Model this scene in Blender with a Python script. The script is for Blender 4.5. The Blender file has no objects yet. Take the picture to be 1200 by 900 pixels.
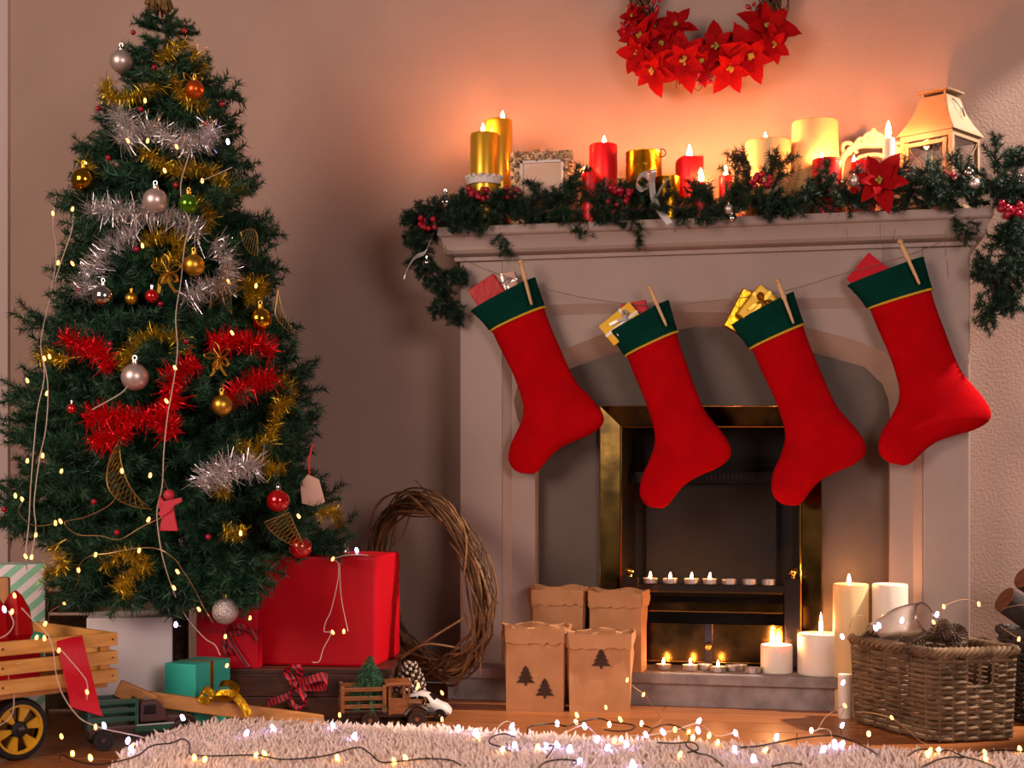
import bpy, math, random
import numpy as np
from mathutils import Vector as V, Matrix
random.seed(7); RNG = np.random.default_rng(7)
scene = bpy.context.scene
COL = scene.collection
PI = math.pi
# ------------------------------------------------------------------ camera, world, lights, exposure
F = 1667.0; HOR = 560.0; CZ = 0.56
TH = math.atan(0.2077)
FW = V((-math.sin(TH), math.cos(TH), 0)); RT = V((math.cos(TH), math.sin(TH), 0)); UP = V((0, 0, 1))
CAM = V((0, -0.20, 0)) - 3.55 * (FW + RT * (238 / F)); CAM.z = CZ
cd = bpy.data.cameras.new('camera'); cam = bpy.data.objects.new('camera', cd); COL.objects.link(cam)
cd.sensor_width = 36; cd.lens = 36 * F / 1200; cd.shift_y = (HOR - 450) / 1200
cam.location = CAM; cam.rotation_euler = (PI / 2, 0, TH)
cd.dof.use_dof = True; cd.dof.focus_distance = 3.35; cd.dof.aperture_fstop = 4.5
cd.clip_start = 0.05
scene.camera = cam
w = bpy.data.worlds.new('world'); scene.world = w; w.use_nodes = True
w.node_tree.nodes['Background'].inputs[0].default_value = (0.62, 0.43, 0.35, 1)
w.node_tree.nodes['Background'].inputs[1].default_value = 0.14
def area(name, loc, tgt, size, power, color):
    l = bpy.data.lights.new(name, 'AREA'); l.shape = 'RECTANGLE'; l.size, l.size_y = size; l.energy = power; l.color = color
    o = bpy.data.objects.new(name, l); COL.objects.link(o); o.location = loc
    o.rotation_euler = (V(tgt) - V(loc)).to_track_quat('-Z', 'Y').to_euler(); return o
area('room_lamp_light', (-2.25, -4.3, 1.75), (-0.4, -0.2, 0.8), (1.7, 1.7), 98, (1.0, 0.72, 0.60))
area('room_window_light', (1.9, -4.3, 1.35), (-0.9, -0.8, 0.3), (1.2, 1.2), 58, (1.0, 0.78, 0.74))
sl = bpy.data.lights.new('window_beam', 'SPOT'); sl.energy = 900; sl.color = (1.0, 0.80, 0.68); sl.spot_size = math.radians(25); sl.spot_blend = 0.12
sl.shadow_soft_size = 0.03
so = bpy.data.objects.new('window_beam', sl); COL.objects.link(so); so.location = (2.4, -0.27, 2.86)
so.rotation_euler = (V((0.60, -0.2, 0.83)) - so.location).to_track_quat('-Z', 'Y').to_euler()
vs = scene.view_settings
vs.view_transform = 'Standard'; vs.look = 'None'; vs.gamma = 1; vs.exposure = 0.0; vs.use_curve_mapping = False
scene.cycles.sample_clamp_indirect = 4.0
scene.cycles.max_bounces = 8
# ------------------------------------------------------------------ projection helpers
def PD(px, py, d):                       # a point at the depth d along the view axis
    d = float(d)
    return CAM + d * (FW + RT * ((px - 600) / F) + UP * ((HOR - py) / F))
def PY(px, py, Y):                       # a point on the upright plane y = Y
    return PD(px, py, (Y - CAM.y) / (FW.y + RT.y * (px - 600) / F))
def PZ(px, py, z):                       # a point at the height z
    return PD(px, py, (CZ - z) * F / (py - HOR))
def CV(lat, d, z):
    p = CAM + RT * lat + FW * d; p.z = z; return p
def DEP(p): return (V(p) - CAM).dot(FW)
def MPP(p): return DEP(p) / F
# ------------------------------------------------------------------ materials
def lin(c):
    if isinstance(c, str):
        c = [int(c[i:i + 2], 16) / 255 for i in (0, 2, 4)]
        c = [x / 12.92 if x <= .04045 else ((x + .055) / 1.055) ** 2.4 for x in c]
    return (*c[:3], 1)
def mat(name, c, rough=.6, metal=0, c2=None, nscale=30, bump=0, bscale=None, sss=0, trans=0, emit=0, coat=0, stretch=None, ior=1.45, sheen=0, spec=None, coord='Object', detail=4):
    m = bpy.data.materials.new(name); m.use_nodes = True
    nt = m.node_tree; b = nt.nodes['Principled BSDF']; I = b.inputs
    I['Base Color'].default_value = lin(c); I['Roughness'].default_value = rough; I['Metallic'].default_value = metal; I['IOR'].default_value = ior
    if spec is not None: I['Specular IOR Level'].default_value = spec
    if trans: I['Transmission Weight'].default_value = trans
    if coat: I['Coat Weight'].default_value = coat; I['Coat Roughness'].default_value = .1
    if sheen: I['Sheen Weight'].default_value = sheen
    if sss:
        I['Subsurface Weight'].default_value = sss; I['Subsurface Radius'].default_value = (1, .45, .2); I['Subsurface Scale'].default_value = .012
    if emit:
        I['Emission Color'].default_value = lin(c); I['Emission Strength'].default_value = emit
    if c2 or bump:
        tc = nt.nodes.new('ShaderNodeTexCoord'); mp = nt.nodes.new('ShaderNodeMapping'); nt.links.new(tc.outputs[coord], mp.inputs[0])
        if stretch: mp.inputs['Scale'].default_value = stretch
        if c2:
            n = nt.nodes.new('ShaderNodeTexNoise'); n.inputs['Scale'].default_value = nscale; n.inputs['Detail'].default_value = detail
            nt.links.new(mp.outputs[0], n.inputs['Vector'])
            r = nt.nodes.new('ShaderNodeValToRGB'); r.color_ramp.elements[0].position = .35; r.color_ramp.elements[1].position = .65
            r.color_ramp.elements[0].color = lin(c); r.color_ramp.elements[1].color = lin(c2)
            nt.links.new(n.outputs[0], r.inputs[0]); nt.links.new(r.outputs[0], I['Base Color'])
        if bump:
            n2 = nt.nodes.new('ShaderNodeTexNoise'); n2.inputs['Scale'].default_value = bscale or nscale; n2.inputs['Detail'].default_value = detail
            nt.links.new(mp.outputs[0], n2.inputs['Vector'])
            bp = nt.nodes.new('ShaderNodeBump'); bp.inputs['Strength'].default_value = bump; bp.inputs['Distance'].default_value = .004
            nt.links.new(n2.outputs[0], bp.inputs['Height']); nt.links.new(bp.outputs[0], I['Normal'])
    return m
def stripes(name, c1, c2, scale, axis=(1, 0, 1), rough=.6):
    m = mat(name, c1, rough); nt = m.node_tree; b = nt.nodes['Principled BSDF']
    tc = nt.nodes.new('ShaderNodeTexCoord'); dp = nt.nodes.new('ShaderNodeVectorMath'); dp.operation = 'DOT_PRODUCT'
    dp.inputs[1].default_value = [a * scale for a in axis]; nt.links.new(tc.outputs['Object'], dp.inputs[0])
    fr = nt.nodes.new('ShaderNodeMath'); fr.operation = 'FRACT'; nt.links.new(dp.outputs['Value'], fr.inputs[0])
    gt = nt.nodes.new('ShaderNodeMath'); gt.operation = 'GREATER_THAN'; gt.inputs[1].default_value = .5; nt.links.new(fr.outputs[0], gt.inputs[0])
    mx = nt.nodes.new('ShaderNodeMixRGB'); mx.inputs[1].default_value = lin(c1); mx.inputs[2].default_value = lin(c2)
    nt.links.new(gt.outputs[0], mx.inputs[0]); nt.links.new(mx.outputs[0], b.inputs['Base Color']); return m
M = {}
M['wall'] = mat('wall_plaster', 'b4998c', .85, c2='ac9184', nscale=3, bump=.3, bscale=140, coord='Object')
M['trim'] = mat('trim_paint', 'cbb9b4', .5)
M['mantel'] = mat('mantel_paint', 'a28e84', .5, c2='9a867c', nscale=5, bump=.05, bscale=60)
M['slate'] = mat('slate_panel', '594b41', .5, c2='51443a', nscale=12)
M['hearth'] = mat('hearth_stone', '9a8c86', .7, c2='7d716c', nscale=22, bump=.15, bscale=80)
M['brass'] = mat('aged_brass', '5e4a22', .2, 1, c2='352a16', nscale=14, bump=.05, bscale=40)
M['brassb'] = mat('bright_brass', 'caa050', .18, 1)
M['soot'] = mat('soot_black', '17120f', .7)
M['fireback'] = mat('fire_back', '130e0c', .8, c2='0e0a09', nscale=9)
M['steel'] = mat('grate_steel', '5a524a', .22, 1)
M['iron'] = mat('iron_dark', '262220', .4, .8)
M['floor'] = mat('oak_floor', 'a9683a', .33, c2='8d532c', nscale=6, stretch=(1.2, 14, 14), bump=.05, coord='Object')
M['floor2'] = mat('oak_floor_b', 'b47140', .33, c2='9a5c31', nscale=5, stretch=(1.1, 16, 16), bump=.05, coord='Object')
M['under'] = mat('subfloor', '2a1a10', .9)
M['darkwood'] = mat('dark_stained_wood', '4a2a1c', .4, c2='331c12', nscale=8, stretch=(1, 12, 12), bump=.1)
M['crate'] = mat('old_crate_wood', '7d654a', .7, c2='604a34', nscale=8, stretch=(1, 10, 10))
M['pine'] = mat('pine_slat', 'e4aa5c', .5, c2='d09246', nscale=6, stretch=(2, 2, 16))
M['handle'] = mat('handle_wood', 'c98c4c', .5, c2='b4783a', nscale=6, stretch=(3, 3, 20))
M['needle'] = mat('fir_needles', '2a5638', .5, c2='173623', nscale=40)
M['needle2'] = mat('garland_needles', '26462e', .55, c2='152a1b', nscale=40)
M['bark'] = mat('fir_bark', '3c2c1e', .8)
M['felt'] = mat('red_felt', 'b4040e', .85, c2='a4030c', nscale=14, bump=.35, bscale=420, spec=.05)
M['green'] = mat('green_felt', '06382e', .9, c2='053026', nscale=20, bump=.35, bscale=420, spec=.05)
M['yarn'] = mat('gold_yarn', 'd0a01c', .7, bump=.4, bscale=300)
M['peg'] = mat('peg_wood', 'd9b184', .6, c2='c89c6c', nscale=20, stretch=(4, 4, 1))
M['wax'] = mat('cream_wax', 'ecca90', .45, sss=.25)
M['waxw'] = mat('white_wax', 'f2e4d0', .45, sss=.25)
M['waxr'] = mat('red_wax', 'dc0a18', .38, sss=.15)
M['waxg'] = mat('gold_wax', 'f0b834', .3, .65)
M['flame'] = mat('candle_flame', (1.0, .30, .09), .5, emit=900)
M['flame2'] = mat('candle_flame_low', (1.0, .40, .13), .5, emit=330)
M['wick'] = mat('wick', '1a1410', .9)
M['alu'] = mat('tealight_cup', 'cfc8c2', .3, .9)
M['glass'] = mat('clear_glass', 'ffffff', .03, trans=1)
M['kraft'] = mat('kraft_paper', 'c08a5c', .75, c2='b27d50', nscale=18, bump=.25, bscale=25)
M['print'] = mat('brown_print', '3c2416', .8)
M['redgift'] = mat('red_wrap', 'c4061a', .42, bump=.08, bscale=20, spec=.25)
M['redgift2'] = mat('red_wrap_matte', 'c00820', .5, spec=.2, bump=.06, bscale=30)
M['whitegift'] = mat('white_wrap', 'ece2de', .55, bump=.15, bscale=14)
M['teal'] = mat('teal_wrap', '38c6ae', .5, c2='30b69e', nscale=10, bump=.2, bscale=26)
M['mint'] = stripes('mint_stripes', 'fbf2f2', '98dcb6', 26, (1, 0, -1))
M['goldfoil'] = mat('gold_foil', 'c89420', .28, 1, bump=.5, bscale=70)
M['redfoil'] = mat('red_foil', 'b4040e', .4, 0, spec=.3, bump=.5, bscale=60)
M['yellow'] = mat('yellow_wrap', 'd8aa18', .4, .25, bump=.2, bscale=40)
M['silverrib'] = mat('silver_ribbon', 'd8d0cc', .3, .6)
M['redrib'] = mat('red_ribbon', 'c20822', .5, bump=.2, bscale=160)
M['tartan'] = stripes('tartan_ribbon', 'b3081c', '4e0a1a', 90, (1, 0, .6))
M['gold'] = mat('gold_shiny', 'd6a02c', .12, 1)
M['goldm'] = mat('gold_matte', 'd4a440', .38, 1)
M['silver'] = mat('silver_shiny', 'd8d2ce', .1, 1)
M['pearl'] = mat('pearl_silver', 'd8c4bc', .38, .75)
M['glit'] = mat('silver_glitter', 'cfc6c2', .35, .8, bump=1.0, bscale=260)
M['redb'] = mat('red_shiny', 'c20410', .08, .45, coat=1)
M['greenb'] = mat('green_shiny', '5a8a20', .15, .7)
M['copper'] = mat('copper_shiny', 'd0581c', .3, .7)
M['tin_gold'] = mat('tinsel_gold', 'd8b62c', .3, .85)
M['tin_silver'] = mat('tinsel_silver', 'ece6e6', .28, .85)
M['tin_red'] = mat('tinsel_red', 'ea0a1c', .3, .6)
M['bulbt'] = mat('tree_bulb', (1.0, .42, .11), .4, emit=4.5)
M['wirec'] = mat('copper_wire', 'b08a5c', .35, .8)
M['wirew'] = mat('clear_wire', 'cfb8a8', .35)
M['wireb'] = mat('black_wire', '10100f', .5)
M['bulbw'] = mat('warm_bulb', (1.0, .50, .16), .4, emit=16)
M['bulba'] = mat('amber_bulb', (1.0, .46, .08), .4, emit=11)
M['bulbc'] = mat('cool_bulb', (.50, .48, 1.0), .4, emit=20)
M['wiregold'] = mat('gold_wire_ornament', 'b08a48', .35, .9)
M['angel'] = mat('red_painted_wood', 'c22a3c', .55)
M['tag'] = mat('paper_tag', 'd0a896', .8)
M['topper'] = mat('raffia', '8a6a3e', .8, c2='6d522e', nscale=60)
M['berry'] = mat('red_berry', '9a0a24', .25, coat=.3)
M['petal'] = mat('poinsettia_petal', 'aa060c', .7, c2='860408', nscale=40, bump=.2, bscale=90, spec=.1)
M['pistil'] = mat('poinsettia_centre', 'a88a34', .6)
M['twig'] = mat('willow_twig', '6b4a2c', .7, c2='4a321e', nscale=25)
M['twig2'] = mat('pale_willow_twig', '93693e', .65, c2='74502c', nscale=25)
M['wicker'] = mat('wicker_rod', '82684a', .75, c2='5a442e', nscale=22)
M['wickergrey'] = mat('grey_wicker', '4a4440', .6, c2='33302e', nscale=22)
M['cone'] = mat('cone_scale', '5c432f', .7, c2='3f2d20', nscale=40)
M['conetip'] = mat('cone_tip', 'cfbda8', .8)
M['logbark'] = mat('log_bark', '3a302c', .85, c2='241e1c', nscale=18, bump=.6, bscale=30)
M['logend'] = mat('log_end', '7c4628', .75, c2='643820', nscale=40)
M['rubber'] = mat('black_rubber', '181614', .6)
M['hubyellow'] = mat('yellow_plastic', 'd8a41c', .4)
M['toygreen'] = mat('toy_green', '1e4c38', .4)
M['toybrown'] = mat('toy_brown', '4a2a26', .4)
M['toywood'] = mat('toy_wood', '8a5226', .4, c2='70401c', nscale=12, stretch=(3, 1, 14))
M['toydark'] = mat('toy_dark_wood', '2e1a10', .35)
M['white'] = mat('white_enamel', 'e6dcd4', .35)
M['chrome'] = mat('chrome', 'd0ccc8', .12, 1)
M['darkglass'] = mat('toy_window', '141012', .15)
M['rug'] = mat('cream_wool', 'ffece0', .9, c2='fae0d2', nscale=30, sheen=.2)
M['lantern'] = mat('cream_metal', 'a08566', .5, c2='967c5e', nscale=14)
M['creamwood'] = mat('cream_carving', 'e0c4a8', .6)
M['lace'] = mat('white_lace', 'dcd4d0', .8)
M['photo'] = mat('pale_print', 'e8d0c0', .35)
M['frame'] = mat('beaded_frame', 'c09a6c', .35, .5, c2='6a5440', nscale=90)
M['organza'] = mat('frosted_glass', 'f4f0f2', .12, trans=1)
M['twine'] = mat('twine', '7c6650', .8)
M['goldsprig'] = mat('dry_gold_sprig', '9a7650', .5, .3)
M['orangeglass'] = mat('amber_glass', 'e89030', .1, trans=.9)
# ------------------------------------------------------------------ mesh helpers
ORG = {}
class MB:
    def __init__(s): s.v = []; s.f = []
    def add(s, vs, fs, T=None):
        o = len(s.v)
        s.v += [T @ V(p) if T is not None else V(p) for p in vs]
        s.f += [tuple(i + o for i in f) for f in fs]; return s
    def box(s, c, d, T=None, taper=1.0):
        x, y, z = c; a, b, h = d[0] / 2, d[1] / 2, d[2] / 2; t = taper
        vs = [(x + i * a * (t if k > 0 else 1), y + j * b * (t if k > 0 else 1), z + k * h) for k in (-1, 1) for i, j in ((-1, -1), (1, -1), (1, 1), (-1, 1))]
        return s.add(vs, [(3, 2, 1, 0), (4, 5, 6, 7), (0, 1, 5, 4), (1, 2, 6, 5), (2, 3, 7, 6), (3, 0, 4, 7)], T)
    def tube(s, pts, r, n=6, closed=False, flat=None, T=None):
        pts = [V(p) for p in pts]; N = len(pts); vs = []; fs = []
        up = V((0, 0, 1)); prev = None
        for i, p in enumerate(pts):
            if closed: t = pts[(i + 1) % N] - pts[i - 1]
            else: t = pts[min(i + 1, N - 1)] - pts[max(i - 1, 0)]
            if t.length < 1e-9: t = V((0, 0, 1))
            t.normalize()
            if prev is None:
                a = t.cross(up if abs(t.z) < .9 else V((1, 0, 0))).normalized()
            else:
                a = prev - t * prev.dot(t); a = a.normalized() if a.length > 1e-6 else t.orthogonal().normalized()
            prev = a; b = t.cross(a); rr = r[i] if hasattr(r, '__len__') else r
            for k in range(n):
                g = 2 * PI * k / n; q = a * math.cos(g) + b * math.sin(g) * (flat or 1)
                vs.append(p + q * rr)
        for i in range(N if closed else N - 1):
            j = (i + 1) % N
            for k in range(n): fs.append((i * n + k, i * n + (k + 1) % n, j * n + (k + 1) % n, j * n + k))
        if not closed: fs += [tuple(range(n))[::-1], tuple((N - 1) * n + k for k in range(n))]
        return s.add(vs, fs, T)
    def lathe(s, prof, n=20, T=None, caps=True):
        vs = []; fs = []
        for r, z in prof:
            for k in range(n): vs.append((r * math.cos(2 * PI * k / n), r * math.sin(2 * PI * k / n), z))
        for i in range(len(prof) - 1):
            for k in range(n): fs.append((i * n + k, i * n + (k + 1) % n, (i + 1) * n + (k + 1) % n, (i + 1) * n + k))
        if caps and prof[0][0] > 1e-6: fs.append(tuple(range(n))[::-1])
        if caps and prof[-1][0] > 1e-6: fs.append(tuple((len(prof) - 1) * n + k for k in range(n)))
        return s.add(vs, fs, T)
    def sphere(s, c, r, n=12, sq=1.0):
        m = max(4, n // 2 + 1)
        return s.lathe([(max(1e-7, r * math.sin(PI * i / m)), -r * sq * math.cos(PI * i / m)) for i in range(m + 1)], n, Matrix.Translation(V(c)))
    def prism(s, poly, h0, h1, T=None):
        n = len(poly)
        vs = [(x, y, h0) for x, y in poly] + [(x, y, h1) for x, y in poly]
        return s.add(vs, [tuple(range(n))[::-1], tuple(range(n, 2 * n))] + [(i, (i + 1) % n, n + (i + 1) % n, n + i) for i in range(n)], T)
    def ribbon(s, pts, wv, t=.0006):
        pts = [V(p) for p in pts]; N = len(pts); vs = []; fs = []
        for i, p in enumerate(pts):
            w_ = V(wv[i]) if isinstance(wv, list) else V(wv)
            tg = (pts[min(i + 1, N - 1)] - pts[max(i - 1, 0)]).normalized(); nn = tg.cross(w_).normalized() * t
            vs += [p - w_ / 2 + nn, p + w_ / 2 + nn, p + w_ / 2 - nn, p - w_ / 2 - nn]
        for i in range(N - 1):
            for k in range(4): fs.append((4 * i + k, 4 * i + (k + 1) % 4, 4 * i + 4 + (k + 1) % 4, 4 * i + 4 + k))
        fs += [(3, 2, 1, 0), tuple(4 * N - 4 + k for k in range(4))]
        return s.add(vs, fs)
    def build(s, name, m, parent=None, smooth=40, bevel=0, at=None, bseg=2):
        me = bpy.data.meshes.new(name)
        o = V((0, 0, 0))
        if parent is not None: o = ORG.get(parent.name, V((0, 0, 0)))
        if at is not None: o = V(at)
        me.from_pydata([tuple(p - o) for p in s.v], [], s.f); me.update()
        if bevel == 0: fixn(me)
        ob = bpy.data.objects.new(name, me); COL.objects.link(ob)
        me.materials.append(m)
        if at is not None and parent is None: ob.location = o
        if at is not None and parent is not None: ob.location = o - ORG.get(parent.name, V((0, 0, 0)))
        ORG[ob.name] = o
        if parent is not None: ob.parent = parent
        if bevel:
            import bmesh
            bm = bmesh.new(); bm.from_mesh(me); bmesh.ops.recalc_face_normals(bm, faces=bm.faces)
            bmesh.ops.bevel(bm, geom=[e for e in bm.edges if e.is_manifold and e.calc_face_angle(0) > .6], offset=bevel, segments=bseg, affect='EDGES', profile=.6)
            bm.to_mesh(me); bm.free()
        if smooth:
            me.polygons.foreach_set('use_smooth', [True] * len(me.polygons)); me.set_sharp_from_angle(angle=math.radians(smooth))
        return ob
def fixn(me):
    import bmesh
    bm = bmesh.new(); bm.from_mesh(me); bmesh.ops.recalc_face_normals(bm, faces=bm.faces); bm.to_mesh(me); bm.free()
def rawmesh(name, v, f, m):              # numpy arrays of vertices and triangles
    me = bpy.data.meshes.new(name); v = np.asarray(v, dtype=np.float32); f = np.asarray(f, dtype=np.int32)
    k = f.shape[1]
    me.vertices.add(len(v)); me.vertices.foreach_set('co', v.ravel())
    me.loops.add(f.size); me.loops.foreach_set('vertex_index', f.ravel())
    me.polygons.add(len(f)); me.polygons.foreach_set('loop_start', np.arange(0, f.size, k)); 
    me.update(calc_edges=True); me.validate(); me.materials.append(m); return me
def inst(me, name, parent=None, loc=(0, 0, 0), rot=None, sc=1.0):
    o = bpy.data.objects.new(name, me); COL.objects.link(o)
    off = ORG.get(parent.name, V((0, 0, 0))) if parent is not None else V((0, 0, 0))
    o.location = V(loc) - off; ORG[o.name] = V(loc)
    if rot is not None:
        o.rotation_mode = 'QUATERNION'; o.rotation_quaternion = rot
    o.scale = (sc, sc, sc) if not hasattr(sc, '__len__') else sc
    if parent is not None: o.parent = parent
    return o
def tag(o, label, cat, group=None):
    o['label'] = label; o['category'] = cat
    if group: o['group'] = group
    return o
def thing(name, label, cat, loc, group=None):
    o = bpy.data.objects.new(name, None); COL.objects.link(o); o.location = V(loc); o.empty_display_size = .05
    ORG[o.name] = V(loc); return tag(o, label, cat, group)
def struct(o): o['kind'] = 'structure'; return o
def frame(o, x, y, z):                   # matrix from an origin and three axes
    m = Matrix.Identity(4)
    for i, a in enumerate((x, y, z)):
        a = V(a)
        for k in range(3): m[k][i] = a[k]
    for k in range(3): m[k][3] = V(o)[k]
    return m
def aim(d, roll=0.0):                    # quaternion turning local +X to d
    return V(d).to_track_quat('X', 'Z') @ V((1, 0, 0)).to_track_quat('X', 'Z') @ Matrix.Rotation(roll, 4, 'X').to_quaternion()
def spline(pts, n=8, closed=False):      # Catmull-Rom
    pts = [V(p) for p in pts]; N = len(pts); out = []
    for i in range(N if closed else N - 1):
        g = (lambda j: pts[j % N]) if closed else (lambda j: pts[max(0, min(N - 1, j))])
        p0, p1, p2, p3 = g(i - 1), g(i), g(i + 1), g(i + 2)
        for k in range(n):
            t = k / n
            out.append(.5 * ((2 * p1) + (p2 - p0) * t + (2 * p0 - 5 * p1 + 4 * p2 - p3) * t * t + (3 * p1 - p0 - 3 * p2 + p3) * t ** 3))
    if not closed: out.append(pts[-1])
    return out
# ------------------------------------------------------------------ the room
YP = -0.20                                                       # pilaster plane of the chimney breast
XL, XR = PY(539, 600, YP).x, PY(1137, 600, YP).x
b = MB(); b.box((0, .06, 1.4), (6.4, .12, 2.8)); struct(b.build('wall_back', M['wall'], smooth=0))
xt = PY(9, 300, -.012).x
b = MB(); b.box((xt - .1, -.006, 1.4), (.2, .012, 2.8)); struct(b.build('trim_1', M['trim'], smooth=0))
b = MB(); b.box((0, -2.3, -.05), (6.4, 4.6, .07)); fl = struct(b.build('floor', M['under'], smooth=0))
r_ = random.Random(3); y = -.02; row = 0
while y > -2.2:
    x = -3.1 + r_.uniform(0, .9)
    x0 = -3.1
    while x0 < 2.2:
        x1 = min(x, 2.25)
        p = MB(); p.box(((x0 + x1) / 2, y - .0575, -.008), (x1 - x0 - .0018, .1135, .016 + r_.uniform(0, .0006)))
        p.build('plank', M['floor'] if r_.random() < .55 else M['floor2'], fl, 0)
        x0 = x1; x = x1 + r_.uniform(.9, 1.5)
    y -= .1155; row += 1
# ------------------------------------------------------------------ fireplace
ZT = 1.202                                                       # shelf top
fp = thing('fireplace', 'painted grey-pink fireplace surround with moulded mantel shelf and pointed arch', 'fireplace', (0, -.1, 0))
def fpx(px, Y=YP): return PY(px, 600, Y).x
def fz(py, px=838, Y=YP): return PY(px, py, Y).z
xa, xb, ztop = fpx(589), fpx(1081), fz(352)
xc, xd, ztop2 = fpx(600, -.185), fpx(1070, -.185), fz(365, 838, -.185)
Y2, Y3 = -.185, -.135
zs = ZT - .083
b = MB()
b.box(((XL + xa) / 2, -.1, zs / 2), (xa - XL, .2, zs)); b.build('pilaster', M['mantel'], fp, 0, .002, bseg=1)
b = MB()
b.box(((XR + xb) / 2, -.1, zs / 2), (XR - xb, .2, zs)); b.build('pilaster', M['mantel'], fp, 0, .005, bseg=2)
b = MB(); b.box(((xa + xb) / 2, -.1, (zs + ztop) / 2), (xb - xa, .2, zs - ztop)); b.build('frieze', M['mantel'], fp, 0)
b = MB()                                                         # chamfered border of the recessed panel
b.add([(xa, YP, 0), (xc, Y2, 0), (xc, Y2, ztop2), (xa, YP, ztop), (xb, YP, ztop), (xd, Y2, ztop2), (xd, Y2, 0), (xb, YP, 0)],
      [(0, 1, 2, 3), (3, 2, 5, 4), (4, 5, 6, 7)]); b.build('panel_border', M['mantel'], fp, 0)
outer = [(627, 790), (627, 545), (617, 515), (606, 490), (602, 470), (607, 450), (625, 431), (655, 412), (707, 391), (765, 371), (795, 365.8), (815, 365.5), (845, 365.8), (880, 369), (940, 382), (1000, 398), (1038, 413), (1050, 433), (1053, 455), (1051, 473), (1047, 486), (1043, 500), (1043, 790)]
inner = [(627, 790), (627, 545), (627, 520), (627, 500), (627, 475), (632, 458), (645, 444), (668, 432), (722, 413), (768, 396), (797, 386), (815, 383), (845, 383), (878, 392), (930, 407), (970, 418), (1013, 430), (1034, 450), (1041, 468), (1042, 480), (1043, 490), (1043, 500), (1043, 790)]
O = [PY(px, py, Y2) for px, py in outer]; I_ = []
for (px, py), (ox, oy) in zip(inner, outer):
    q = PY(px, py, Y3); I_.append(q)
O[0].z = O[-1].z = 0; I_[0].z = I_[-1].z = 0
for k in (0, 1): I_[k].x = O[k].x
for k in (-1, -2): I_[k].x = O[k].x
b = MB()
n = len(O)
def rectpt(p, k):
    if k <= 5: return V((xc, Y2, p.z))
    if k >= n - 6: return V((xd, Y2, p.z))
    return V((p.x, Y2, ztop2))
R = [rectpt(p, k) for k, p in enumerate(O)]
Rx = []; Ox = []
for k in range(n):
    if k == 6: Rx.append(V((xc, Y2, ztop2))); Ox.append(O[5])
    if k == n - 6: Rx.append(V((xd, Y2, ztop2))); Ox.append(O[n - 6])
    Rx.append(R[k]); Ox.append(O[k])
nn = len(Rx)
b.add(Rx + Ox, [(i, i + 1, nn + i + 1, nn + i) for i in range(nn - 1)]); b.build('spandrel_panel', M['mantel'], fp, 0)
b = MB(); b.add(O + I_, [(i, i + 1, n + i + 1, n + i) for i in range(n - 1)]); b.build('arch_band', M['mantel'], fp, 50)
# slate panel with the opening for the fire
f0, f1, ft = fpx(706, Y3), fpx(960, Y3), fz(478, 838, Y3)
b = MB(); sx0, sx1 = I_[0].x - .03, I_[-1].x + .03; st = fz(360, 838, Y3)
for x0, x1, z0, z1 in ((sx0, f0, 0, st), (f1, sx1, 0, st), (f0, f1, ft, st)):
    b.box(((x0 + x1) / 2, Y3 + .01, (z0 + z1) / 2), (x1 - x0, .02, z1 - z0))
b.build('slate_panel', M['slate'], fp, 0)
# mantel shelf: profile swept round the front and the two ends
prof = [(.048, 0), (.0485, -.004), (.0485, -.019), (.046, -.023), (.041, -.026), (.0385, -.033), (.037, -.036), (.035, -.058), (.030, -.066), (.020, -.0715), (.012, -.0735), (.0115, -.083), (0, -.083)]
b = MB(); vs = []; m_ = len(prof)
for (sx, wall) in ((XL, 1), (XL, 0), (XR, 0), (XR, 1)):
    for o_, dz in prof:
        vs.append((sx + (-o_ if sx == XL else o_), 0 if wall else YP - o_, ZT + dz))
fs = [(i * m_ + k, (i + 1) * m_ + k, (i + 1) * m_ + k + 1, i * m_ + k + 1) for i in range(3) for k in range(m_ - 1)]
fs.append((0, m_, 2 * m_, 3 * m_)); fs += [tuple(range(m_)), tuple(3 * m_ + k for k in range(m_))]
fs.append((m_ - 1, 2 * m_ - 1, 3 * m_ - 1, 4 * m_ - 1))
b.add(vs, fs); b.build('mantel_shelf', M['mantel'], fp, 25)
# hearth
hx0, hx1 = PZ(512, 825, 0).x, PD(981, 832, 3.47).x
yh = PD(838, 829, 3.455).y
b = MB(); b.box(((hx0 + hx1) / 2, (yh + Y3 + .02) / 2, .069), (hx1 - hx0, Y3 + .02 - yh, .026)); b.build('hearth_slab', M['hearth'], fp, 0, .003)
b = MB(); b.box(((hx0 + hx1) / 2, (yh + Y3 + .02) / 2 + .008, .028), (hx1 - hx0 - .01, Y3 + .02 - yh - .02, .056)); b.build('hearth_base', M['hearth'], fp, 0)
ZH = .082
# ------------------------------------------------------------------ fire insert
YB = -.155
fi = thing('fire_insert', 'black gas fire with a wide aged brass frame and brass grate inside the fireplace', 'fire', (fpx(833), YB, ZH))
def P2(px, py, Y=YB): return PY(px, py, Y)
o4 = [P2(703, 790), P2(703, 476), P2(963, 476), P2(963, 790)]; i4 = [P2(728, 790, -.14), P2(728, 500, -.14), P2(938, 500, -.14), P2(938, 790, -.14)]
for p in (o4[0], o4[3], i4[0], i4[3]): p.z = ZH
b = MB()
for k, nm in enumerate(('frame_side', 'frame_top', 'frame_side')):
    b = MB(); q = [o4[k], o4[k + 1], i4[k + 1], i4[k]]
    bk = [p + V((0, .02, 0)) for p in q]
    b.add(q + bk, [(0, 1, 2, 3), (7, 6, 5, 4), (0, 4, 5, 1), (1, 5, 6, 2), (2, 6, 7, 3), (3, 7, 4, 0)]); b.build(nm, M['brass'], fi, 0)
b = MB(); b.tube([p + V((0, -.002, 0)) for p in i4], .0035, 8); b.build('frame_bead', M['brassb'], fi)
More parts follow.
